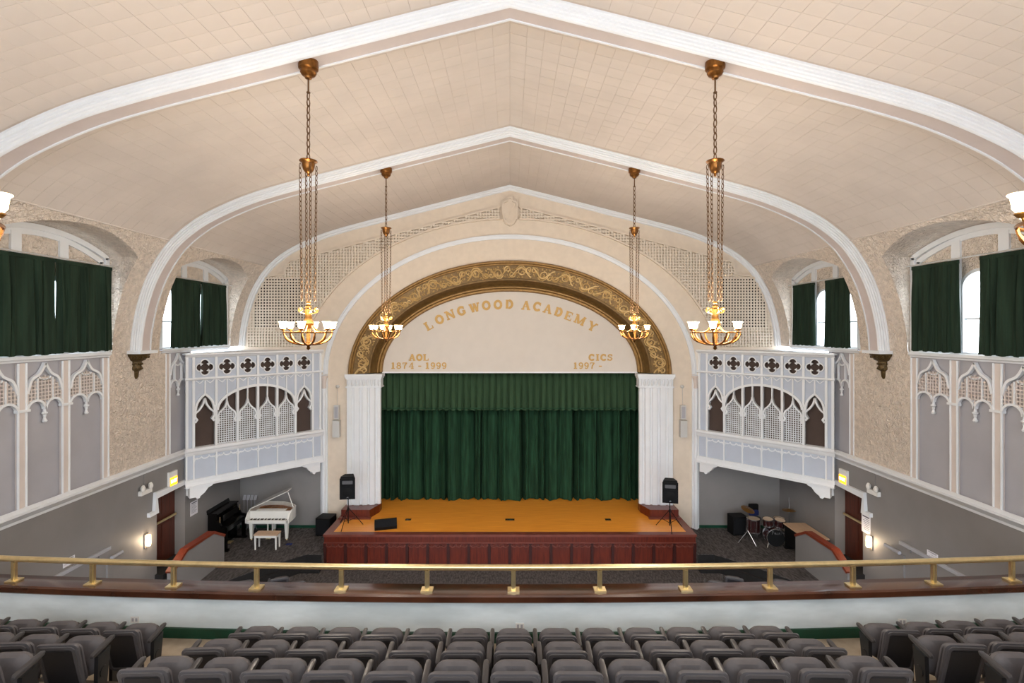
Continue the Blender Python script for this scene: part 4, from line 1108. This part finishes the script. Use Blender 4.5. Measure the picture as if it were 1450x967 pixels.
def make_seat(end_arm=None):
    """auditorium seat, origin on the floor, facing +y"""
    r = empty('auditorium_seat', (0, 0, 0), 'x', 'seat')
    def slab(mb, w0, w1, z0, z1, y0, y1, th, rad, dome=0.0):
        """rounded board leaning from (z0,y0) to (z1,y1); w0/w1 bottom and top widths"""
        H = math.hypot(z1 - z0, y1 - y0); n = 5
        ring = rrect(-.5, .5, 0, 1, .0001, 1)
        P = []
        for (cx, cy, a0) in ((w1 / 2 - rad, H - rad, 0), (-w1 / 2 + rad, H - rad, 90), (-w0 / 2 + rad, rad, 180), (w0 / 2 - rad, rad, 270)):
            P += arc(cx, cy, rad, rad, a0, a0 + 90, n)
        up = Vector((0, y1 - y0, z1 - z0)).normalized(); f = Fr((0, y0, z0), (1, 0, 0), up, Vector((1, 0, 0)).cross(up))
        cx, cy = 0, H / 2
        def ring_at(sc, c): return [f(cx + (a - cx) * sc, cy + (b - cy) * sc, c) for a, b in P]
        e = min(.018, th * .35) / (w1 / 2)
        rows = [ring_at(.5, th / 2 + dome), ring_at(1 - e * 2.2, th / 2 + dome * .6), ring_at(1 - e * .6, th / 2 - th * .12), ring_at(1, th / 4), ring_at(1, -th / 4), ring_at(1 - e * .6, -th / 2 + th * .12), ring_at(1 - e * 2.2, -th / 2), ring_at(.5, -th / 2)]
        mb.quadgrid(rows, closed_v=True); mb.poly(rows[0]); mb.poly(rows[-1][::-1])
        return mb, f, H
    mb, f, H = slab(MB(), .41, .45, .34, .905, .10, -.05, .042, .055); mb.build('back_shell', 'seat_plastic', r, smooth=True)
    # recess frame and inner panel on the rear side (negative n or positive: rear faces -y)
    sg = -1 if f.n.y > 0 else 1
    m2 = MB(); m2.plate(f, rrect(-.200, .200, .03, H - .012, .05), [rrect(-.172, .172, .06, H - .040, .035)], sg * .019, sg * .030); m2.build('rear_frame', 'seat_plastic', r)
    m2 = MB().prism(rrect(-.160, .160, .07, H - .056, .03), f, sg * .012, sg * .023); m2.build('rear_panel', 'seat_panel', r)
    m2 = MB().bar(f, [(-.145, H - .075), (.145, H - .075)], .012, sg * .023, sg * .028); m2.build('panel_ridge', 'seat_panel', r)
    mb, _, _ = slab(MB(), .40, .43, .42, .88, .135, .005, .04, .06, .0); mb.build('back_cushion', 'seat_fabric', r, smooth=True)
    mb, f3, H3 = slab(MB(), .43, .465, .38, .755, .27, .38, .09, .13, .03); mb.build('seat_pad', 'seat_fabric', r, smooth=True)
    mb, _, _ = slab(MB(), .38, .40, .39, .71, .325, .43, .03, .06); mb.build('seat_pan', 'seat_panel', r, smooth=True)
    for s in ((-1,) if end_arm is None else ((-1, 1) if end_arm == 'both' else (end_arm,))):
        x = s * .28
        P = [(-.02, .09), (.0, .45), (.0, .45)]
        a = MB()
        rows = []
        for (y, z, hw, hh) in ((.07, .69, .020, .014), (.09, .70, .030, .024), (.22, .715, .032, .024), (.34, .73, .031, .024), (.39, .735, .026, .02), (.41, .735, .012, .010)):
            rows.append([(x + hw * ca, y, z + hh * sa) for ca, sa in ((1, 0), (.8, .75), (0, 1), (-.8, .75), (-1, 0), (-.8, -.75), (0, -1), (.8, -.75))])
        a.quadgrid(rows, closed_v=True); a.poly(rows[0]); a.poly(rows[-1]); a.build('armrest', 'seat_arm', r, smooth=True)
        fs_ = Fr((x, 0, 0), (0, 1, 0), (0, 0, 1), (1, 0, 0))
        MB().prism([(.12, 0), (.26, 0), (.27, .30), (.33, .68), (.14, .66), (.13, .45)], fs_, -.022, .022).build('standard', 'seat_metal', r)
        MB().box(x - .035, x + .035, .06, .36, 0, .025).build('foot', 'seat_metal', r)
        if end_arm is not None:
            MB().lathe([(0, -.03), (.06, -.03), (.06, .03), (0, .03)], seg=12, axis=Fr((x - s * .0, .22, .46), (0, 1, 0), (0, 0, 1), (1, 0, 0))).build('pivot_cover', 'seat_metal', r)
    if end_arm is None: pass
    return r
seatA = make_seat(); seatR = make_seat(1); seatL = make_seat(-1)
ORD = ['first', 'second', 'third', 'fourth', 'fifth', 'sixth', 'seventh', 'eighth', 'ninth', 'tenth', 'eleventh', 'twelfth', 'thirteenth']
ROWN = ['front', 'middle', 'rear']
used = {}
def seat_at(proto, x, y, z, rz, label, group):
    o = proto if proto.name not in used else copy_tree(proto)
    used[proto.name] = 1
    o.location = (x, y, z); o.rotation_euler = (0, 0, rz); o.scale = (1, 1, 1.065); o['label'] = label; o['group'] = group
    return o
seatB = make_seat('both')
for k in range(3):
    y0 = R1 - PITCH * k; z = FL1 + RISE * k
    for i in range(13):
        x = .05 + .56 * (i - 6)
        pr = seatB if i == 12 else seatA
        seat_at(pr, x, y0 + bow(x), z, math.atan(-x / 104), 'grey folded seat, %s from left, centre block, %s visible row' % (ORD[i], ROWN[k]), 'balcony seats, centre block')
    for s in (-1, 1):
        for i in range((5, 4, 3)[k]):
            x = s * (4.68 + .28 + .56 * i) + .02
            # armrest on the aisle side; seats on the left carry theirs on the right
            pr = seatR if s < 0 else seatL
            seat_at(pr, x, y0 + bow(x), z, math.atan(-x / 104), 'grey folded seat, %s from the aisle, %s visible row, %s block' % (ORD[i], ROWN[k], SIDE[s]), 'balcony seats, %s block' % SIDE[s])
# the few stalls seats that show over the parapet
for s, row in ((1, [(4.75, 12.75), (5.28, 12.95), (5.81, 13.18), (7.0, 13.0)]), (-1, [(-4.9, 12.72), (-5.43, 12.92), (-5.95, 13.15), (-6.8, 12.95)])):
    for i, (x, y) in enumerate(row):
        pr = seatB if i == 3 else seatA
        seat_at(pr, x, y, -7.34, -s * .35, 'dark main-floor seat, %s, seen over the %s of the parapet' % (['furthest from the side wall', 'second from the inner end', 'at the end of its row', 'alone nearest the side wall'][i], SIDE[s]), 'main floor seats')
        MB().box(x - .3, x + .3, y - .1, y + .5, FRONT, -7.34).build('floor_riser', 'carpet', fl, world=True)

# ------------------------------------------------------------------ things on and around the stage
def pa_speaker(x, y, zt, ht, rz, side):
    e = empty('speaker_stand', (x, y, DECK), 'black tripod speaker stand on the %s of the stage' % side, 'stand', 'speaker stands')
    zb = zt - ht - DECK
    MB().tube([(0, 0, .12), (0, 0, zb + .1)], .018, 8).build('pole', 'black', e)
    MB().tube([(0, 0, .55), (0, 0, .66)], .032, 8).build('collar', 'black', e)
    for k in range(3):
        a = math.radians(90 * 0 + 20 + 120 * k)
        MB().tube([(.02 * math.cos(a), .02 * math.sin(a), .62), (.48 * math.cos(a), .48 * math.sin(a), .02)], .013, 6).build('leg', 'black', e)
        MB().tube([(0, 0, .20), (.28 * math.cos(a), .28 * math.sin(a), .29)], .009, 6).build('brace', 'black', e)
    c = empty('loudspeaker', (x, y, zt - ht), 'black trapezoid loudspeaker on a tripod stand, %s of the stage' % side, 'loudspeaker', 'stand loudspeakers', rz)
    w2 = .25
    f = Fr((0, 0, 0), (1, 0, 0), (0, 1, 0), (0, 0, 1))
    plan = [(-w2, -.16), (w2, -.16), (w2 * .62, .18), (-w2 * .62, .18)]
    MB().prism(plan, f, .0, ht - .06).prism([(a * .9, b * .95) for a, b in plan], f, ht - .06, ht).build('cabinet', 'black', c)
    fr = Fr((0, -.16, 0), (1, 0, 0), (0, 0, 1), (0, -1, 0))
    MB().box(-.21, .21, .05, ht * .58, 0, .012, fr).build('grille', 'speaker_grille', c)
    MB().plate(fr, rrect(-.22, .22, ht * .62, ht * .86, .02), [rrect(-.17, .17, ht * .66, ht * .82, .02)], 0, .02).build('horn_frame', 'speaker_grille', c)
    MB().box(-.17, .17, ht * .66, ht * .82, 0.0, .004, fr).build('horn_mouth', 'seat_plastic', c)
    MB().lathe([(.13, .0), (.15, .01), (.13, .016), (.02, .004), (0, .01)], seg=20, axis=Fr(fr(0, ht * .32, .012), fr.u, fr.v, fr.n)).build('woofer', 'black', c, smooth=True)
    MB().box(-.03, .03, .055, .085, .012, .016, fr).build('badge', 'chrome', c)
pa_speaker(-5.42, 17.05, -4.85, .76, math.radians(8), 'left')
pa_speaker(5.30, 16.85, -4.93, .74, math.radians(-12), 'right')
# stage monitor lying on the deck
e = empty('stage_monitor', (-4.14, 16.95, DECK), 'black wedge monitor lying on the left of the stage floor', 'monitor speaker', rz=math.radians(16))
fm = Fr((0, 0, 0), (0, 1, 0), (0, 0, 1), (1, 0, 0))
MB().prism([(-.16, 0), (.20, 0), (.22, .08), (.05, .30), (-.06, .31), (-.18, .10)], fm, -.36, .36).build('cabinet', 'black', e)
MB().hexa([(-.33, -.185, .10), (.33, -.185, .10), (.33, -.07, .30), (-.33, -.07, .30), (-.33, -.195, .11), (.33, -.195, .11), (.33, -.08, .31), (-.33, -.08, .31)]).build('grille', 'speaker_grille', e)
for sx in (-.36, .36): MB().prism(rrect(.0, .10, .12, .18, .02), fm, sx - .004, sx + .004).build('handle_recess', 'seat_panel', e)
# subwoofer
def cabinet(nm, label, x, y, z, w_, d_, h_, rz):
    e = empty(nm, (x, y, z), label, 'speaker', None, rz)
    MB().prism(rrect(-w_ / 2, w_ / 2, -d_ / 2, d_ / 2, .02, 2), XYZ, .03, h_).build('cabinet', 'black', e)
    fr = Fr((0, -d_ / 2, 0), (1, 0, 0), (0, 0, 1), (0, -1, 0))
    MB().box(-w_ * .44, w_ * .44, .08, h_ - .05, 0, .012, fr).build('grille', 'speaker_grille', e)
    MB().box(w_ * .25, w_ * .36, .10, .13, .012, .016, fr).build('badge', 'chrome', e)
    for sx in (-1, 1):
        for sy in (-1, 1): MB().lathe([(0, 0), (.025, 0), (.025, .03), (0, .03)], (sx * w_ * .4, sy * d_ * .4, 0), seg=8).build('foot', 'seat_metal', e)
cabinet('subwoofer', 'black subwoofer box on the floor left of the stage', -6.45, 17.85, PLAT, .52, .55, .62, math.radians(-6))
cabinet('amplifier', 'black amplifier cabinet standing behind the drum kit', 7.98, 17.85, PLAT, .52, .42, .66, math.radians(5))
# slim wall speakers
for s in (-1, 1):
    x = s * 6.22
    e = empty('column_speaker', (x, YE - .1, -3.8), 'pale column loudspeaker hung in two boxes on the %s of the stage wall' % SIDE[s], 'wall speaker', 'column speakers')
    MB().box(x - .09, x + .09, -3.18, -2.68, .06, .20, fe).build('upper_box', 'speaker_grey', e, world=True)
    MB().box(x - .12, x + .12, -3.82, -3.22, .06, .24, fe).build('lower_box', 'speaker_grey', e, world=True)
    MB().box(x - .06, x + .06, -3.14, -2.72, .20, .205, fe).build('grille', 'niche_grey', e, world=True)
    MB().box(x - .02, x + .02, -3.7, -2.8, .0, .06, fe).build('bracket', 'speaker_grey', e, world=True)
    MB().tube([fe(x, -2.68, .10), fe(x, -2.05, .06)], .006, 5).build('hanger', 'niche_grey', e, world=True)
    MB().lathe([(0, 0), (.06, 0), (.06, .07), (.03, .1), (0, .1)], seg=10, axis=Fr(fe(x, -2.02, 0), fe.u, fe.v, fe.n)).build('wall_hook', 'speaker_grey', e, world=True)

# white grand piano
px0 = -8.20; py0 = 17.18
gp = empty('grand_piano', (px0, py0, PLAT), 'white grand piano with open lid in the left corner', 'piano')
def case(w0=-.70, w1=.70):
    return [(w0, .0), (w1, .0), (w1, .55), (w1 - .04, .70), (w1 - .22, .88), (w1 - .42, 1.00), (w1 - .62, 1.10), (w1 - .86, 1.15), (w0 + .25, 1.15), (w0 + .06, 1.08), (w0, .95)]
zk, zt = .62, .99
ring = case()
MB().plate(XYZ, ring, [], zk - .02, zk + .04).build('keybed', 'piano_white', gp)
m = MB(); P = [(a, b) for a, b in ring]
P2 = [(.72, .22)] + ring[2:] + [(-.72, .22)]
m.bar(Fr((0, 0, 0), (1, 0, 0), (0, 1, 0), (0, 0, 1)), P2, .04, zk, zt); m.build('rim', 'piano_white', gp)
MB().prism([(a * .96, max(.30, .02 + b * .96)) for a, b in ring[0:]], XYZ, zt - .16, zt - .13).build('soundboard', 'piano_gold', gp)
m = MB()
for k in range(9): m.tube([(-.6 + .13 * k, .3, zt - .11), (-.55 + .08 * k, 1.0, zt - .11)], .012, 5)
m.build('plate_struts', 'piano_gold', gp)
MB().box(-.72, .72, .18, .24, zk, zt - .02).build('fallboard', 'piano_white', gp)
MB().box(-.70, .70, -.02, .015, zk, zk + .09).build('key_slip', 'piano_white', gp)
for s in (-1, 1): MB().prism([(-.02, zk), (.24, zk), (.24, zt - .02), (.12, zt - .06), (-.02, zk + .15)], Fr((s * .70, 0, 0), (0, 1, 0), (0, 0, 1), (1, 0, 0)), -.035, .035).build('key_block', 'piano_white', gp)
keys = MB().box(-.64, .64, .015, .165, zk + .04, zk + .085).build('white_keys', 'piano_white', gp)
m = MB()
for k in range(36):
    if k % 7 in (2, 6): continue
    x = -.62 + 1.24 * (k + .5) / 36; m.box(x - .008, x + .008, .07, .165, zk + .085, zk + .10)
tag(m.build('black_keys', 'black', keys), kind='stuff')
MB().box(-.5, .5, .26, .42, zt - .03, zt - .01).build('music_desk', 'piano_white', gp)
ca, sa = math.cos(math.radians(25)), math.sin(math.radians(25))
fl_ = Fr((-.72, 0, zt + .01), (ca, 0, sa), (0, 1, 0), (-sa, 0, ca))
MB().prism([(a + .72, max(b, .22)) for a, b in ring], fl_, 0, .025).build('lid', 'piano_white', gp)
MB().tube([(.69, .46, zt), (.50 , .46, zt + .01 + 1.24 * sa)], .014, 6).build('lid_prop', 'piano_white', gp)
for (x, y) in ((-.60, .14), (.60, .14), (-.2, .98)):
    lg = MB().hexa([(x - .035, y - .035, .05), (x + .035, y - .035, .05), (x + .035, y + .035, .05), (x - .035, y + .035, .05), (x - .06, y - .06, zk), (x + .06, y - .06, zk), (x + .06, y + .06, zk), (x - .06, y + .06, zk)]).build('leg', 'piano_white', gp)
    MB().lathe([(0, 0), (.028, 0), (.03, .03), (.02, .05), (0, .05)], (x, y, 0), seg=8).build('caster', 'brass', lg)
m = MB().box(-.1, -.06, .2, .24, .1, zk).box(.06, .10, .2, .24, .1, zk).box(-.13, .13, .16, .26, .06, .13); m.build('pedal_lyre', 'piano_white', gp)
for k in (-1, 0, 1): MB().box(k * .06 - .015, k * .06 + .015, .04, .18, .06, .075).build('pedal', 'brass', gp)
# bench
e = empty('piano_bench', (-7.94, 16.66, PLAT), 'white piano bench with beige padded top in front of the grand piano', 'bench')
MB().prism(rrect(-.38, .38, -.17, .17, .02, 3), XYZ, .47, .51).build('seat', 'desk_top', e)
MB().box(-.36, .36, -.155, .155, .39, .47).build('apron', 'piano_white', e)
for sx in (-1, 1):
    for sy in (-1, 1):
        x, y = sx * .335, sy * .13
        MB().hexa([(x - .018, y - .018, 0), (x + .018, y - .018, 0), (x + .018, y + .018, 0), (x - .018, y + .018, 0), (x - .025, y - .025, .40), (x + .025, y - .025, .40), (x + .025, y + .025, .40), (x - .025, y + .025, .40)]).build('leg', 'piano_white', e)
# black upright piano against the left wall, turned to face the stage
e = empty('upright_piano', (-9.34, 16.98, PLAT), 'black upright piano with open lid by the left alcove wall', 'piano', rz=math.radians(90))
MB().box(-.62, .62, .10, .38, .05, 1.20).build('body', 'black_gloss', e)
MB().box(-.64, .64, .06, .40, 1.20, 1.235).build('top_board', 'black_gloss', e)
MB().hexa([(-.64, .36, 1.235), (.64, .36, 1.235), (.64, .50, 1.52), (-.64, .50, 1.52), (-.64, .39, 1.235), (.64, .39, 1.235), (.64, .53, 1.52), (-.64, .53, 1.52)]).build('raised_lid', 'black_gloss', e)
MB().box(-.62, .62, -.22, .12, .62, .74).build('keybed', 'black_gloss', e)
MB().prism([(-.21, .74), (.10, .74), (.10, .84), (-.05, .80), (-.21, .77)], Fr((0, 0, 0), (0, 1, 0), (0, 0, 1), (1, 0, 0)), -.57, .57).build('fallboard', 'black_gloss', e)
for s in (-1, 1):
    MB().prism([(-.24, .60), (.14, .60), (.14, 1.05), (.02, .98), (-.06, .84), (-.24, .80)], Fr((s * .60, 0, 0), (0, 1, 0), (0, 0, 1), (1, 0, 0)), -.03, .03).build('cheek', 'black_gloss', e)
    MB().box(s * .56 - .05, s * .56 + .05, -.20, -.11, .06, .62).build('leg', 'black_gloss', e)
    MB().box(s * .56 - .06, s * .56 + .06, -.26, .40, 0, .07).build('toe_block', 'black_gloss', e)
    MB().tube([(s * .60, -.0, .66), (s * .60, .0, 1.12)], .012, 6).build('brass_hinge', 'brass', e)
MB().box(-.62, .62, .085, .10, .84, 1.14).build('front_panel', 'black_gloss', e)
MB().box(-.45, .45, -.02, .01, .92, 1.12).build('music_desk', 'black_gloss', e)
for k in (-1, 0, 1): MB().box(k * .08 - .02, k * .08 + .02, -.06, .10, .06, .08).build('pedal', 'brass', e)
# music stands behind the upright
for i, x in enumerate((-9.52, -9.39, -9.26, -9.13)):
    e = empty('music_stand', (x, 18.2, PLAT), 'slim grey music stand against the alcove wall, %s of four' % ['leftmost', 'second from left', 'third from left', 'rightmost'][i], 'music stand', 'music stands')
    MB().tube([(0, 0, .05), (0, 0, 1.10)], .010, 6).build('pole', 'niche_grey', e)
    for k in range(3):
        a = math.radians(30 + 120 * k); MB().tube([(0, 0, .25), (.06 * math.cos(a), .06 * math.sin(a), 0.01)], .008, 5).build('leg', 'niche_grey', e)
    MB().hexa([(-.05, .0, 1.06), (.05, .0, 1.06), (.05, .08, 1.22), (-.05, .08, 1.22), (-.05, .01, 1.06), (.05, .01, 1.06), (.05, .09, 1.22), (-.05, .09, 1.22)]).build('music_rack', 'niche_grey', e)
e = empty('floor_cloth', (-7.36, 16.95, PLAT), 'crumpled dark blue cloth on the carpet beside the piano', 'cloth')
rows = [[((i - 4) * .025 + .01 * math.sin(j * 2.1), (j - 3) * .025 + .01 * math.sin(i * 1.7), .006 + .03 * max(0, math.sin(i * 1.3 + j) * math.cos(j * 1.1)) * (0 < i < 8) * (0 < j < 6)) for j in range(7)] for i in range(9)]
MB().quadgrid(rows).build('folded_cloth', 'blue_cloth', e, smooth=True)
MB().quadgrid([[(p[0] * .6 + .03, p[1] * .6, p[2] + .012) for p in r] for r in rows]).build('upper_fold', 'blue_cloth', e, smooth=True)

# drum kit on the right
DK = (8.76, 17.0)
def ax(c, d):
    d = Vector(d).normalized(); u = d.orthogonal().normalized(); return Fr(c, u, d.cross(u), d)
def drum(parent, nm, c, d, r, depth, skin='drum_skin', shell='drum_red'):
    a = ax(c, d)
    sh_ = MB().lathe([(r, 0), (r, depth), ], seg=24, axis=a).build(nm, shell, parent, smooth=True)
    MB().lathe([(0, depth + .002), (r * .97, depth + .002)], seg=24, axis=a).build('head', skin, sh_, smooth=True)
    MB().lathe([(0, -.002), (r * .97, -.002)], seg=24, axis=a).build('rear_head', 'drum_skin', sh_, smooth=True)
    for h_ in (-.01, depth - .02):
        MB().lathe([(r + .002, h_), (r + .014, h_), (r + .014, h_ + .03), (r + .002, h_ + .03), (r + .002, h_)], seg=24, axis=a).build('hoop', 'chrome', sh_, smooth=True)
    for k in range(8):
        q = 2 * PI * k / 8
        MB().tube([a((r + .012) * math.cos(q), (r + .012) * math.sin(q), .01), a((r + .012) * math.cos(q), (r + .012) * math.sin(q), depth - .01)], .008, 5).build('lug', 'chrome', sh_)
    return a
kit = empty('drum_kit', (DK[0], DK[1], PLAT), 'dark red drum kit with cymbals in the right corner', 'drum kit')
bd = Vector((-.10, -.62, 0.02)).normalized()
a = drum(kit, 'bass_drum', Vector((.05, .12, .29)) - bd * .0, bd, .28, .42, 'black')
tf = Fr(a(0, 0, .426) + Vector((.02, 0, .17)), Vector((1, -.16, 0)), (0, 0, 1), bd)
m = MB(); text_mesh(m, tf, 'Pearl', .15, 0, 0, 0, .004); m.build('badge_lettering', 'chrome', kit)
for s in (-1, 1): MB().tube([(.05 + s * .24, -.18, .22), (.05 + s * .36, -.32, .0)], .011, 6).build('spur', 'chrome', kit)
drum(kit, 'rack_tom', Vector((-.12, .02, .62)), (-.08, -.10, 1), .16, .22)
drum(kit, 'rack_tom', Vector((.24, .0, .60)), (.05, -.14, 1), .17, .22, 'drum_skin')
MB().tube([(.05, .1, .5), (.05, .1, .74)], .02, 8).tube([(-.06, .06, .72), (.18, .06, .70)], .014, 6).build('tom_mount', 'chrome', kit)
drum(kit, 'floor_tom', Vector((-.48, .30, .30)), (0, 0, 1), .21, .44)
for k in range(3):
    q = 2 * PI * k / 3 + .4; MB().tube([(-.48 + .225 * math.cos(q), .30 + .225 * math.sin(q), .45), (-.48 + .235 * math.cos(q), .30 + .235 * math.sin(q), 0)], .008, 5).build('tom_leg', 'chrome', kit)
drum(kit, 'snare_drum', Vector((.46, .42, .56)), (0, -.05, 1), .18, .14, shell='chrome')
for k in range(3):
    q = 2 * PI * k / 3; MB().tube([(.46, .42, .3), (.46 + .2 * math.cos(q), .42 + .2 * math.sin(q), 0)], .008, 5).build('snare_stand_leg', 'chrome', kit)
MB().tube([(.46, .42, .3), (.46, .42, .56)], .012, 6).build('snare_stand', 'chrome', kit)
for nm, (cx, cy, cz), tilt, legz in (('crash_cymbal', (-.78, .05, 1.14), .30, .42), ('ride_cymbal', (.82, .45, .98), -.05, .35)):
    stn = MB().tube([(cx, cy, .35), (cx, cy, cz + (.06 if tilt > 0 else .42))], .010, 6).build('cymbal_stand', 'chrome', kit)
    for k in range(3):
        q = 2 * PI * k / 3 - PI / 2 + .5; MB().tube([(cx, cy, .42), (cx + .32 * math.cos(q), cy + .32 * math.sin(q), .01)], .010, 5).build('stand_leg', 'chrome', stn)
    MB().lathe([(.012, .03), (.04, .025), (.06, .012), (.22, -.012), (.22, -.015), (.06, .008), (.012, .025)], seg=24, axis=ax((cx, cy, cz), (tilt * .8, -tilt, 1))).build(nm, 'cymbal', kit, smooth=True)
e = empty('drum_stool', (8.62, 17.85, PLAT), 'drum stool with dark back and blue cloth behind the kit', 'stool')
MB().lathe([(0, .50), (.17, .50), (.19, .53), (.18, .57), (0, .58)], seg=18).build('seat', 'black', e, smooth=True)
MB().prism(rrect(-.17, .17, .72, 1.0, .05), Fr((0, .18, 0), (1, 0, 0), (0, 0, 1), (0, -1, 0)), 0, .05).build('backrest', 'black', e)
MB().box(-.02, .02, .17, .2, .5, .75).build('back_post', 'black', e)
MB().prism(rrect(-.19, .16, .60, .80, .06), Fr((0, .12, 0), (1, 0, 0), (0, 0, 1), (0, -1, 0)), 0, .04).build('draped_cloth', 'blue_cloth', e)
MB().tube([(0, 0, .2), (0, 0, .5)], .02, 8).build('pole', 'chrome', e)
for k in range(3):
    q = 2 * PI * k / 3 + .3; MB().tube([(0, 0, .28), (.24 * math.cos(q), .24 * math.sin(q), .0)], .010, 5).build('leg', 'chrome', e)
# desk against the guard wall on the right
e = empty('desk', (9.28, 15.95, PLAT), 'dark desk with pale wooden top behind the right guard wall', 'desk')
MB().box(-.30, .40, -.55, .75, .78, .82).build('desk_top', 'desk_top', e)
MB().box(-.27, .37, -.52, -.48, .05, .78).build('end_panel', 'black', e); MB().box(-.27, .37, .68, .72, .05, .78).build('end_panel', 'black', e)
MB().box(-.27, -.23, -.48, .68, .20, .78).build('modesty_panel', 'black', e)
for sy in (-.5, .7): MB().box(-.28, .38, sy - .04, sy + .04, 0, .05).build('foot', 'black', e)

# ------------------------------------------------------------------ lift everything so that the auditorium floor is at zero
for o in list(bpy.context.scene.objects):
    if o.parent is None: o.location.z += ZC
